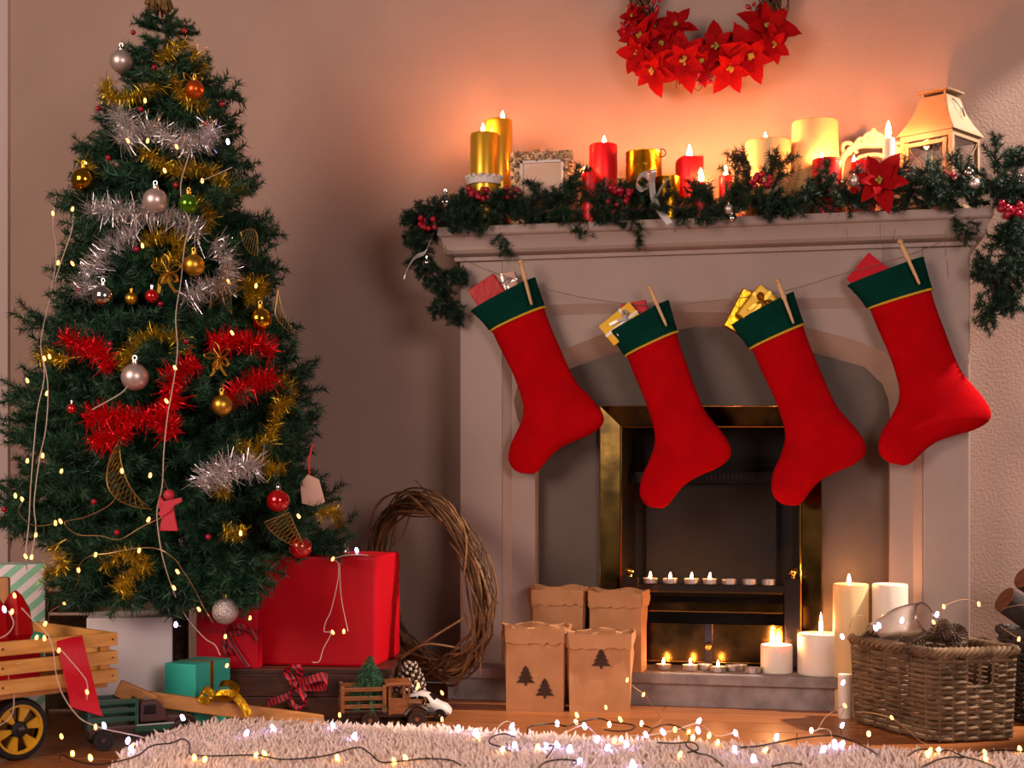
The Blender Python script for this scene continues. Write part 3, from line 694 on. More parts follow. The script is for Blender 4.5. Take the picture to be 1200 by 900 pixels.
s1 = thing('tinsel_garland', 'silver tinsel garland draped across the upper tiers of the fir tree', 'tinsel', TB + V((0, 0, 1.2)))
for q in ([(136, 132), (150, 152), (142, 166), (176, 150), (196, 158), (214, 172), (242, 162), (250, 150)], [(104, 248), (130, 246), (160, 250), (196, 252), (236, 272)], [(160, 276), (132, 284), (116, 304), (102, 330), (96, 348)], [(250, 284), (270, 302), (264, 330), (232, 342), (216, 350)]):
    fluffy('tinsel_run', q, lambda x, y: TS(x, y, .98, .012), M['tin_silver'], s1, 3000, .029, .0011)
s2 = thing('tinsel_garland', 'short piece of pale silver tinsel low on the fir tree', 'tinsel', TS(268, 555))
fluffy('tinsel_run', [(236, 572), (250, 556), (272, 548), (302, 548)], lambda x, y: TS(x, y, .98, .014), M['tin_silver'], s2, 3000, .032, .0015)
s3 = thing('tinsel_garland', 'red tinsel garland wound round the middle of the fir tree', 'tinsel', TB + V((0, 0, .8)))
for q in ([(74, 398), (94, 402), (112, 410), (132, 432)], [(100, 492), (122, 486), (146, 490), (180, 492), (206, 500)], [(232, 424), (214, 434), (196, 446), (206, 468), (190, 486), (202, 512)], [(246, 402), (276, 400), (300, 402), (318, 414)], [(272, 470), (290, 452), (322, 442)], [(110, 510), (128, 518), (150, 502)]):
    fluffy('tinsel_run', q, lambda x, y: TS(x, y, .98, .006), M['tin_red'], s3, 3000, .026, .0016)
# baubles
def bauble(label, px, py, rpx, m, cap='goldm', group='baubles on the tree', p=None, loop=.014, cat='bauble'):
    p = TS(px, py, 1.0, .03) if p is None else p; r = rpx * MPP(p)
    t = thing('bauble', label, cat, p, group)
    b = MB(); b.sphere(p, r, 26); b.build('ball', m, t, 60)
    b = MB(); b.lathe([(r * .26, 0), (r * .27, r * .05), (r * .25, r * .3), (1e-7, r * .32)], 12, Matrix.Translation(p + V((0, 0, r * .95)))); b.build('cap', M[cap], t, 40)
    b = MB(); q = p + V((0, 0, r * 1.27)); b.tube([q + V((math.cos(a) * r * .17, 0, r * .15 + math.sin(a) * r * .17)) for a in np.arange(0, 6.28, .7)], .0007, 5, True); b.tube([q + V((0, 0, r * .3)), q + V((0, .01, r * .3 + loop))], .0005, 4); b.build('hanger', M[cap], t)
    return t
for a in (('pearly white bauble near the tip of the fir tree, partly behind needles', 142, 72, 13.5, M['pearl'], 'silver'),
          ('shiny gold bauble on the upper outer edge of the fir tree', 98, 211, 14.5, M['gold']),
          ('matte pearl bauble high in the middle of the tree', 182, 235, 14.5, M['pearl'], 'silver'),
          ('glossy green bauble high on the fir tree', 221, 239, 12, M['greenb']),
          ('gold bauble beside the gold ribbon bow in the upper half of the tree', 227, 311, 13, M['goldm']),
          ('mirror silver bauble at the lower end of the silver tinsel curve', 121, 347, 13, M['silver'], 'silver'),
          ('tiny gold bauble between the mirror silver and tiny red baubles', 154, 350, 7.5, M['goldm']),
          ('tiny red bauble below the gold ribbon bow', 178, 347, 8, M['redb'], 'silver'),
          ('shiny gold bauble on the wall-side edge of the tree, halfway up', 305, 374, 13.5, M['gold']),
          ('largest matte pearl bauble above the red tinsel in mid tree', 158, 442, 16, M['pearl'], 'silver'),
          ('matte gold bauble hanging under the ribbon of fine gold twigs', 260, 475, 12.5, M['goldm']),
          ('small red bauble on the outer side of the tree by the red tinsel', 84, 479, 6, M['redb'], 'silver'),
          ('small copper orange bauble beside the gold bow near the tree tip', 228, 105, 11, M['copper'])):
    bauble(*a)
bauble('glossy red bauble low on the tree above the big red gift', 326, 587, 13.5, M['redb'], 'silver')
bauble('glossy red bauble resting just over the top of the big red gift', 352, 641, 13.5, M['redb'], 'silver', p=PD(352, 641, 3.12))
bauble('glittery silver bauble hanging in front of the red ribboned gift', 264, 716, 15.5, M['glit'], 'goldm', p=PD(264, 716, 3.0))
bauble('small silver bauble lying on the back of the big red gift', 404, 646, 7.5, M['silver'], 'silver', p=PD(404, 646.5, 3.36), loop=.001)
def bow(name, label, cat, c, s, m, n=4, w_=.006, tails=2, seed=1):
    rr = random.Random(seed); t = thing(name, label, cat, c); c = V(c)
    b = MB()
    for k in range(n):
        a = 2 * PI * k / n + rr.uniform(-.3, .3) + .4; d = V((math.cos(a), -.25, math.sin(a))); pr = V((-math.sin(a), 0, math.cos(a)))
        b.ribbon(spline([c, c + d * s * .6 + pr * s * .22, c + d * s, c + d * s * .55 - pr * s * .18, c], 6), V((0, w_, 0)) + pr * w_ * .5)
    b.build('loop', m, t, 60)
    b = MB()
    for k in range(tails):
        a = -PI / 2 + (k - .5) * .8; d = V((math.cos(a), -.1, math.sin(a)))
        b.ribbon(spline([c, c + d * s * .7 + V((.2 * s, 0, 0)) * rr.uniform(-1, 1), c + d * s * 1.5], 6), V((w_, w_ * .4, 0)))
    b.build('tail', m, t, 60)
    b = MB(); b.sphere(c + V((0, -.002, 0)), w_ * .7, 8); b.build('knot', m, t)
    return t
bow('ribbon_bow', 'gold ribbon bow in the upper middle of the tree by the gold bauble', 'bow', TS(197, 318, 1, .035), .034, M['goldm'], 5, .007, 2, 3)
bow('ribbon_bow', 'pale gold ribbon bow on the fir tree over the red tinsel', 'bow', TS(257, 418, 1, .035), .030, M['goldm'], 5, .006, 2, 5)
bow('ribbon_bow', 'gold ribbon bow near the tree tip beside the copper bauble', 'bow', TS(226, 98, 1, .035), .028, M['goldm'], 3, .006, 1, 7)
# wire ornaments
def wire_shape(name, label, outline, ribs, r=.0011):
    pts = [TS(x, y, 1.0, .035) for x, y in outline]; c = sum(pts, V()) / len(pts); d = DEP(c)
    P_ = lambda x, y: PD(x, y, d)
    t = thing(name, label, 'tree ornament', c)
    b = MB(); b.tube([P_(*q) for q in outline], r, 6, True); b.build('wire_outline', M['wiregold'], t)
    b = MB()
    for a, e in ribs: b.tube([P_(*a), P_(*e) + V((0, -.004, 0)) * 0], r * .55, 4)
    b.build('wire_mesh', M['wiregold'], t)
    return t
def bez(p0, p1, p2, n=12): return [((1 - t) ** 2 * p0[0] + 2 * t * (1 - t) * p1[0] + t * t * p2[0], (1 - t) ** 2 * p0[1] + 2 * t * (1 - t) * p1[1] + t * t * p2[1]) for t in [i / n for i in range(n + 1)]]
oc, ic = bez((140, 515), (96, 590), (178, 597), 16), bez((140, 515), (138, 570), (178, 597), 16)
wire_shape('crescent_ornament', 'gold wire crescent moon hanging on the lower tree beside the red angel', oc + ic[::-1][1:-1], [(oc[i], ic[i]) for i in range(1, 16)] + [(oc[i], ic[max(1, i - 3)]) for i in range(3, 16)])
oc, ic = bez((310, 612), (322, 634), (360, 645), 12), bez((338, 596), (346, 622), (360, 645), 12)
wire_shape('crescent_ornament', 'gold wire crescent between the two low red baubles', oc + ic[::-1][1:-1] , [(oc[i], ic[i]) for i in range(1, 12)] + [(oc[i], ic[i - 2]) for i in range(2, 12)])
st5 = []
for k in range(10):
    a = -PI / 2 + PI * k / 5 + .2; r = (32, 13)[k % 2]; st5.append((262 + r * math.cos(a) * .75, 340 + r * math.sin(a)))
wire_shape('star_ornament', 'gold wire star on the silver tinsel in the upper tree', st5, [(st5[i], (262, 340)) for i in range(10)] + [(st5[i], st5[(i + 3) % 10]) for i in range(10)])
oc, ic = bez((282, 272), (300, 262), (302, 278), 8), bez((282, 272), (286, 298), (302, 300), 8)
wire_shape('leaf_ornament', 'gold wire leaf at the wall-side edge of the upper tree', oc + ic[::-1][:-1], [(oc[i], ic[i]) for i in range(1, 9)])
oc, ic = bez((322, 366), (326, 384), (350, 394), 10), bez((326, 330), (326, 372), (350, 394), 10)
wire_shape('crescent_ornament', 'gold wire crescent sticking out on the wall side above mid tree', oc + ic[::-1][:-1], [(oc[i], ic[i]) for i in range(1, 10)])
# red wooden angel
ac = TS(197, 597, 1, .045); s = MPP(ac); T4 = frame(ac, RT, FW, UP); an = thing('angel_ornament', 'red painted wooden angel hanging low on the tree', 'tree ornament', ac)
def poly(pts): return [((x - 197) * s, (597 - y) * s) for x, y in pts]
T5 = frame(ac, RT, UP, -FW)
b = MB(); b.prism(poly([(193, 587), (202, 587), (206, 610), (209, 622), (187, 622), (190, 606)])[::-1], -.004, .004, T5); b.build('robe', M['angel'], an, 0, .001)
b = MB(); b.prism(poly([(190, 588), (214, 583), (214, 588), (206, 592), (200, 600), (190, 606), (186, 602), (192, 594)])[::-1], .004, .008, T5); b.build('arms', M['angel'], an, 0, .001)
b = MB(); b.prism(poly([(186, 580), (192, 588), (189, 600), (185, 594)])[::-1], -.006, -.002, T5); b.build('wing', M['angel'], an, 0, .001)
b = MB(); b.sphere(T5 @ V(((198 - 197) * s, (597 - 580) * s, 0)), 6.5 * s, 14); b.build('head', M['angel'], an)
b = MB(); b.tube([T5 @ V((0, 23 * s, 0)), T5 @ V((-6 * s, 40 * s, .01)), T5 @ V((2 * s, 52 * s, .02))], .0006, 4); b.build('hanging_thread', M['wirec'], an)
tc = TS(364, 570, 1.05, .0); s = MPP(tc); T5 = frame(tc, RT, UP, -FW)
tg_ = thing('gift_tag', 'pale pink paper tag on a red ribbon hanging from the tree edge', 'tag', tc)
b = MB(); b.prism([((x - 364) * s, (570 - y) * s) for x, y in [(354, 590), (352, 566), (361, 556), (374, 562), (381, 588), (370, 594)]][::-1], -.0006, .0006, T5); b.build('paper', M['tag'], tg_, 0)
b = MB(); b.ribbon([T5 @ V((-1 * s, 14 * s, .001)), T5 @ V((-2 * s, 30 * s, .004)), T5 @ V((2 * s, 50 * s, -.01))], RT * .004); b.build('ribbon', M['redrib'], tg_)
# ------------------------------------------------------------------ fairy lights
b = MB(); b.lathe([(1e-7, -.0042), (.002, -.003), (.0024, 0), (.0018, .003), (1e-7, .0046)], 8); BW = b.build('bulb', M['bulbw']).data
BT = BW.copy(); BT.materials.clear(); BT.materials.append(M['bulbt']); BA = BW.copy(); BA.materials.clear(); BA.materials.append(M['bulba']); BC = BW.copy(); BC.materials.clear(); BC.materials.append(M['bulbc'])
bpy.data.objects.remove(bpy.data.objects['bulb'])
def lights(name, label, wires, bulbs, place, m, base, r=.0009, rb=None, sub=6, sc=1.0):
    soft = sc < 1.4
    t = thing(name, label, 'string lights', base)
    for w_ in wires:
        b = MB(); b.tube(spline([place(*q) for q in w_], sub), r, 5); b.build('wire', m, t)
    for q in bulbs:
        p = (rb or place)(q[0], q[1]); me = {'w': BT if soft else BW, 'a': BT if soft else BA, 'c': BC}[q[2] if len(q) > 2 else 'w']
        d = V((random.uniform(-.6, .6), random.uniform(-.6, .2), 1)).normalized()
        inst(me, 'bulb', t, p, d.to_track_quat('Z', 'Y'), (1.35 if soft else sc) * (1.15 if q[2:3] == ('c',) else 1))
    return t
T_ = lambda x, y: TS(x, y, 1.02, .03)
lights('string_lights', 'clear-wired warm fairy lights hanging down the front of the tree', [[(222, 180), (212, 215), (214, 240), (222, 262), (216, 290), (212, 330), (206, 370), (208, 410), (203, 450), (196, 490), (192, 530), (190, 570), (184, 600), (188, 640), (196, 672), (206, 700)],
        [(236, 212), (250, 206), (272, 196)], [(165, 250), (150, 262), (140, 250)], [(108, 480), (140, 462), (150, 452)]],
       [(193, 200), (237, 212), (167, 288, 'a'), (205, 431), (195, 470), (272, 390), (222, 232), (150, 165), (173, 165), (100, 192), (85, 245, 'a'), (68, 308, 'a'), (85, 309), (62, 250), (207, 172), (170, 118, 'a'), (267, 166, 'c'), (268, 330, 'a'), (300, 335, 'a')], T_, M['wirew'], TS(200, 300, 1, .04), .0011)
lights('string_lights', 'bundle of warm fairy lights trailing down the outer edge of the tree', [[(66, 226), (62, 262), (66, 300), (58, 350), (48, 400), (52, 440), (44, 480), (40, 520), (36, 570), (34, 610), (30, 650), (32, 668)], [(86, 250), (84, 270), (74, 300), (64, 330)], [(48, 410), (56, 450), (54, 500), (46, 540), (40, 590), (42, 620), (36, 655)]],
       [(52, 420, 'a'), (58, 418), (55, 461), (32, 446), (50, 534, 'a'), (32, 540), (72, 552, 'a'), (18, 581), (26, 585), (30, 652), (37, 653), (42, 627, 'a')], T_, M['wirew'], TS(44, 450, 1, .04), .0011)
lights('string_lights', 'copper-wired warm fairy lights looping under the lower branches of the tree', [[(190, 606), (165, 618), (140, 632), (118, 628), (90, 626), (76, 612), (100, 606), (128, 592), (140, 576)], [(210, 660), (190, 645), (165, 642), (130, 648), (105, 652), (92, 664), (92, 680), (78, 705), (60, 716), (56, 730)], [(205, 655), (225, 685), (240, 714), (250, 730)], [(70, 612), (40, 616), (22, 600), (28, 586)]],
       [(176, 557), (143, 552, 'a'), (174, 609), (65, 613, 'a'), (71, 611), (163, 645), (112, 650), (92, 668), (75, 706), (208, 670), (204, 689, 'a'), (233, 714), (282, 625, 'a'), (350, 605)], lambda x, y: TS(x, y, 1.03, .03) if y < 690 else PD(x, y, 3.0), M['wirec'], TS(130, 640, 1, .04), .001)
# ------------------------------------------------------------------ garland on the mantel
SP = [spray_mesh('sprig', .095, 7, .05, .020, .0021, 1900, M['needle2'], -.05, 40 + k) for k in range(4)]
gpts = [(512, 256, -.24), (560, 249, -.24), (620, 247, -.24), (700, 247, -.24), (800, 243, -.24), (860, 238, -.24), (950, 232, -.24), (1050, 224, -.24), (1130, 219, -.24), (1185, 207, -.23)]
gl = thing('fir_garland', 'fir garland with frosted tips lying along the mantel shelf, ends hanging down', 'garland', PY(830, 240, -.234))
shelf_path = [PY(*q) for q in gpts]
lpath = [PY(*q) for q in [(512, 252, -.238), (494, 262, -.25), (490, 282, -.255), (503, 305, -.25), (520, 325, -.235), (526, 348, -.225), (522, 366, -.22)]]
rpath = [PY(*q) for q in [(1180, 206, -.23), (1194, 230, -.235), (1196, 262, -.235), (1186, 298, -.23), (1170, 325, -.225), (1164, 345, -.22), (1170, 364, -.22)]]
b = MB(); b.tube(spline(shelf_path, 6), .004, 6); b.tube(spline(lpath, 6), .004, 6); b.tube(spline(rpath, 6), .004, 6); b.build('stem', M['bark'], gl)
r_ = random.Random(5)
def sprigs(path, n, lim, pull, s0=.75, s1=1.1):
    pts, tg = polyline_sample(np.array([list(p) for p in spline(path, 8)]), .002)
    for k in range(n):
        i = int((k + r_.random()) / n * (len(pts) - 1)); t = V(tg[i]); p = V(pts[i])
        a = r_.uniform(0, 2 * PI); u = t.orthogonal().normalized(); v = t.cross(u); d = u * math.cos(a) + v * math.sin(a)
        d = (d + t * r_.choice((-1, 1)) * r_.uniform(.3, 1.2)).normalized(); d = (d + V(pull)).normalized()
        if lim:
            if d.z < -.3: d.z *= .5
            if p.z < ZT + .02: p.z = ZT + .006 + r_.random() * .03
            if d.y > .3: d.y *= .4
        inst(r_.choice(SP), 'sprig', gl, p, aim(d.normalized(), r_.uniform(0, 6)), r_.uniform(s0, s1))
sprigs(shelf_path, 172, True, (0, -.25, .0), .6, .95)
sprigs([PY(x, y, -.243) for x, y in ((524, 254), (555, 253), (590, 253))], 26, True, (0, -.3, -.1), .6, .9); sprigs(lpath, 40, False, (.0, -.1, -.35), .55, .85); sprigs(rpath, 52, False, (0, -.1, -.3), .6, .95)
for px, py, px2, py2 in ((880, 222, 872, 182), (897, 222, 912, 178), (905, 222, 922, 184), (1165, 205, 1166, 192), (1176, 200, 1190, 192), (655, 222, 668, 212), (740, 245, 745, 262), (588, 255, 590, 268), (1115, 240, 1120, 250), (868, 222, 860, 190)):
    p, q = PY(px, py, -.238), PY(px2, py2, -.238); inst(r_.choice(SP), 'sprig', gl, p, aim((q - p).normalized(), r_.uniform(0, 6)), 1.0)
v, f = bristles([[list(p) for p in spline(shelf_path, 6)]], 420, .040, .0022, .8); o = ORG[gl.name]
ob = bpy.data.objects.new('frosted_tips', rawmesh('frosted_tips', v - np.array(o), f, M['goldsprig'])); COL.objects.link(ob); ob.parent = gl; ob['kind'] = 'stuff'
for px, py in ((930, 205), (918, 215), (940, 198), (1170, 212), (640, 228), (865, 215)):        # dry gold sprigs
    p = PY(px - 8, py + 22, -.24); d = (PY(px, py - 20, -.24) - p).normalized()
    v, f = bristles([[list(p + d * .055 * k / 6) for k in range(7)]], 900, .02, .0016, .8)
    ob = bpy.data.objects.new('dry_sprig', rawmesh('dry_sprig', v - np.array(o), f, M['goldsprig'])); COL.objects.link(ob); ob.parent = gl
def berries(label, px, py, Y, wpx, hpx, n, rpx=3.6, seed=0):
    rr = random.Random(seed); c = PY(px, py, Y); s = MPP(c); t = thing('berry_cluster', label, 'berries', c, 'berry clusters in the garland')
    b = MB()
    for k in range(n):
        p = c + RT * rr.uniform(-wpx, wpx) * s + UP * rr.uniform(-hpx, hpx) * s + V((0, rr.uniform(-.012, .008), 0))
        inst(BERRY, 'berry', t, p, None, rpx * s / .0046 * rr.uniform(.85, 1.15)); b.tube([c + V((0, .015, 0)), p], .0008, 4)
    b.build('stalk', M['bark'], t)
for a in (('red berry cluster on the bend of the garland at the shelf end by the tree', 501, 261, -.285, 9, 8, 12), ('red berry cluster below the two gold candles', 562, 228, -.275, 13, 7, 16), ('red berry cluster below the jewelled picture frame', 603, 226, -.275, 13, 6, 14),
          ('red berry cluster below the tall red candle', 727, 228, -.275, 14, 7, 14), ('few red berries low on the garland under the tall red candle', 724, 244, -.28, 12, 9, 6), ('red berry cluster below the wide cream candle', 891, 212, -.28, 13, 8, 14), ('big red berry cluster on the garland bend at the lantern end', 1187, 247, -.285, 14, 9, 17, 4.6), ('pair of red berries at the foot of the lantern', 1112, 207, -.275, 7, 4, 4)):
    berries(*a, seed=hash(a[1] * 7 + a[2]) % 999)
for k, (lb, px, py, r, m) in enumerate((('silver bauble on the garland at the far end of the shelf', 522, 237, 9.5, M['silver']), ('pearly bauble on the garland below the lantern', 1141, 216, 7.5, M['pearl']), ('second small silver bauble above the pearly one by the lantern', 1136, 203, 6, M['silver']),
        ('small silver bauble over the shelf edge below the slim flame', 858, 256, 5.5, M['silver']), ('small pearl bauble tucked in the garland above the hanging small one', 854, 245, 6, M['pearl']), ('silver bauble in the hanging garland end by the tree', 500, 308, 5, M['silver']), ('gold-brown bauble among greens beside the poinsettia', 1001, 212, 7, M['pearl']))):
    bauble(lb, px, py, r, m, 'silver', 'small baubles in the garland', PY(px, py, -.285), .006)
bauble('tiny silver bauble at the very end of the garland by the frame edge', 1197, 213, 7, M['silver'], 'silver', 'small baubles in the garland', PY(1197, 213, -.27), .006)
# silver bow with tails
c = PY(763, 212, -.275); sb = thing('ribbon_bow', 'silver ribbon bow with a tail over the shelf edge below the gold pots', 'bow', c)
P_ = lambda x, y, Y=-.278: PY(x, y, Y)
b = MB()
b.ribbon(spline([P_(764, 214), P_(754, 204, -.29), P_(746, 214, -.285), P_(752, 222), P_(764, 214)], 6), V((.002, .004, .014))); b.ribbon(spline([P_(764, 214), P_(760, 202), P_(766, 200, -.29), P_(764, 214)], 6), V((.012, .004, .002)))
b.build('loop', M['silverrib'], sb, 60)
b = MB(); b.ribbon(spline([P_(764, 214), P_(766, 232, -.285), P_(774, 248, -.29), P_(785, 262, -.288)], 6), V((.014, .004, .007))); b.ribbon(spline([P_(770, 230, -.29), P_(776, 218, -.292), P_(783, 209, -.29)], 5), V((.008, .003, .006))); b.build('tail', M['silverrib'], sb, 60)
b = MB(); b.ribbon(spline([PY(503, 285, -.29), PY(498, 296, -.295), PY(486, 302, -.29), PY(476, 318, -.285), PY(474, 326, -.285)], 6), V((.004, .002, .012)))
tag(b.build('ribbon_scrap', M['silverrib']), 'short pale ribbon dangling off the garland at the shelf end by the tree', 'ribbon')
# ------------------------------------------------------------------ poinsettias
def petal_mesh(L, W):
    vs = []; fs = []; st_ = [(0, .12), (.12, .35), (.3, .85), (.48, 1), (.62, .8), (.78, .55), (.9, .22), (1, .01)]
    for i, (u, ww) in enumerate(st_):
        z = .10 * L * math.sin(u * 2.6) - .06 * L * u
        vs += [(u * L, -ww * W / 2, z + .10 * W * ww), (u * L, 0, z), (u * L, ww * W / 2, z + .10 * W * ww)]
    for i in range(len(st_) - 1):
        a = i * 3; fs += [(a, a + 1, a + 4, a + 3), (a + 1, a + 2, a + 5, a + 4)]
    n = len(vs); vs += [(x, y, z - .0006) for x, y, z in vs]; fs += [tuple(i + n for i in q[::-1]) for q in fs]
    b = MB(); b.add(vs, fs); o = b.build('petal', M['petal'], None, 70); me = o.data; bpy.data.objects.remove(o); return me
PETAL = petal_mesh(1, .55)
def flower(parent, c, R, nrm, seed, part=False, label=None):
    rr = random.Random(seed); nrm = V(nrm).normalized(); a_ = nrm.orthogonal().normalized(); b_ = nrm.cross(a_)
    if not part: parent = thing('poinsettia', label, 'flower', c)
    b = MB()
    for k in range(9): b.sphere(c + (a_ * rr.uniform(-1, 1) + b_ * rr.uniform(-1, 1)) * R * .09 + nrm * R * (.14 + rr.random() * .05), R * .055, 7)
    cen = b.build('poinsettia' if part else 'flower_centre', M['pistil'], parent)
    own = cen if part else parent
    for ring, (n, rl, lift) in enumerate(((6, 1.0, .05), (5, .72, .35))):
        for k in range(n):
            g = 2 * PI * (k + .5 * ring) / n + rr.uniform(-.2, .2); d = (a_ * math.cos(g) + b_ * math.sin(g)); d = (d + nrm * (lift + rr.uniform(-.12, .15))).normalized()
            y_ = nrm.cross(d).normalized(); z_ = d.cross(y_); q = frame((0, 0, 0), d, y_, z_).to_quaternion()
            s_ = R * rl * rr.uniform(.85, 1.15); inst(PETAL, 'petal', own, c + nrm * R * .03 * ring, q, s_)
    return cen
flower(None, PY(1031, 213, -.292), 36 * .00205, (-.05, -1, .15), 4, label='red cloth poinsettia on the garland in front of the white taper candle')
# wall wreath of twigs and poinsettias
wc = PY(826, 0, -.06); s = MPP(wc)
ww_ = thing('wall_wreath', 'twig wreath covered with red poinsettias hanging on the wall above the mantel', 'wreath', wc)
def ringpts(c, ax, ay, R, r, turns, ph, rr, n=40, arc=(0, 2 * PI)):
    nz = V(ax).cross(V(ay)); out = []
    j = [rr.uniform(-1, 1) for _ in range(4)]
    for i in range(n):
        a = arc[0] + (arc[1] - arc[0]) * i / (n - 1); ro = R + r * math.cos(turns * a + ph) + r * .35 * math.sin(5 * a + j[0] * 6); h = r * math.sin(turns * a + ph) + r * .3 * math.cos(4 * a + j[1] * 6)
        out.append(V(c) + (V(ax) * math.cos(a) + V(ay) * math.sin(a)) * ro + nz * h)
    return out
rr = random.Random(2)
for k in range(60):
    a0 = rr.uniform(0, 6.28); b = MB(); b.tube(ringpts(wc, (1, 0, 0), (0, 0, 1), 78 * s, rr.uniform(3, 15) * s, rr.choice((3, 4, -3)), rr.uniform(0, 6.3), rr, 34, (a0, a0 + rr.uniform(3, 6))), rr.uniform(.0016, .0032), 5)
    b.build('twig', M['twig'], ww_)
for k, (px, py, R, nx, nz) in enumerate(((752, 43, 34, -.5, .1), (793, 31, 28, .0, .5), (802, 70, 38, 0, -.3), (765, 82, 30, -.3, -.5), (839, 57, 34, 0, .1), (878, 65, 38, .2, -.4), (898, 33, 38, .5, .2), (776, 52, 26, -.2, .0), (856, 80, 30, 0, -.5), (742, 20, 20, -.6, .5), (748, 62, 26, -.5, -.3), (905, 52, 26, .5, -.3), (822, 72, 28, 0, -.2))):
    flower(ww_, PY(px, py, -.105), R * s, (nx, -1, nz), 60 + k, True)
for k, (cx, cy, n, w_) in enumerate(((736, 33, 9, 9), (828, 90, 9, 9), (776, 68, 6, 7), (765, 8, 6, 8), (741, 5, 3, 6), (880, 8, 3, 5))):
    st_ = MB(); c = PY(cx, cy, -.10); st_.tube([c + V((0, .03, 0)), c], .0012, 4); hub = st_.build('berry_stalk', M['twig'], ww_)
    for _ in range(n): inst(BERRY, 'berry', hub, PY(cx + rr.uniform(-w_, w_), cy + rr.uniform(-w_, w_), -.115), None, rr.uniform(.9, 1.4))
for pts in ([(818, 92), (812, 100), (818, 106), (824, 100)], [(793, 90), (792, 104)], [(900, 5), (912, 12), (916, 4)], [(745, 10), (735, 18), (730, 22)]):
    b = MB(); b.tube(spline([PY(*q, -.09) for q in pts], 5), .001, 4); b.build('tendril', M['twig'], ww_)
# ------------------------------------------------------------------ willow wreath leaning on the chimney breast
def cam_dir(l, d, z=0): return RT * l + FW * d + UP * z
rr = random.Random(9)
wcen = PD(501, 690, 3.56); wcen.z = .292
ax = cam_dir(.64, -.77).normalized(); ay = (UP * .985 + cam_dir(-.12, .12)).normalized()
wl = thing('willow_wreath', 'large bare willow twig wreath leaning between the big red gift and the fireplace', 'wreath', (wcen.x, wcen.y, 0))
for k in range(66):
    a0 = rr.uniform(0, 6.28); R = .214 + rr.uniform(-.012, .012); pts = ringpts(wcen, ax, ay, R, rr.uniform(.004, .033), rr.choice((2, 3, -2, -3)), rr.uniform(0, 6.3), rr, 40, (a0, a0 + rr.uniform(2.2, 5.6)))
    b = MB(); b.tube(pts, [rr.uniform(.0020, .0034)] * 39 + [.001], 6); b.build('twig', M['twig2'] if rr.random() < .4 else M['twig'], wl)
for k in range(16):
    a0 = rr.uniform(-1.2, 2.2); p = wcen + (ax * math.cos(a0) + ay * math.sin(a0)) * .225; tdir = (-ax * math.sin(a0) + ay * math.cos(a0)) * rr.choice((-1, 1)); out = (ax * math.cos(a0) + ay * math.sin(a0))
    b = MB(); b.tube(spline([p, p + tdir * .05 + out * .015, p + tdir * .09 + out * rr.uniform(.0, .04) + V((0, rr.uniform(-.02, .02), 0))], 5), .0014, 5); b.build('twig', M['twig'], wl)
for (p0, p1, p2) in (((470, 772), (510, 745), (548, 722)), ((472, 768), (500, 755), (540, 760)), ((555, 760), (582, 700), (572, 650))):
    b = MB(); b.tube(spline([PD(*p0, 3.47), PD(*p1, 3.45), PD(*p2, 3.46)], 8), .0028, 6); b.build('twig', M['twig2'], wl)
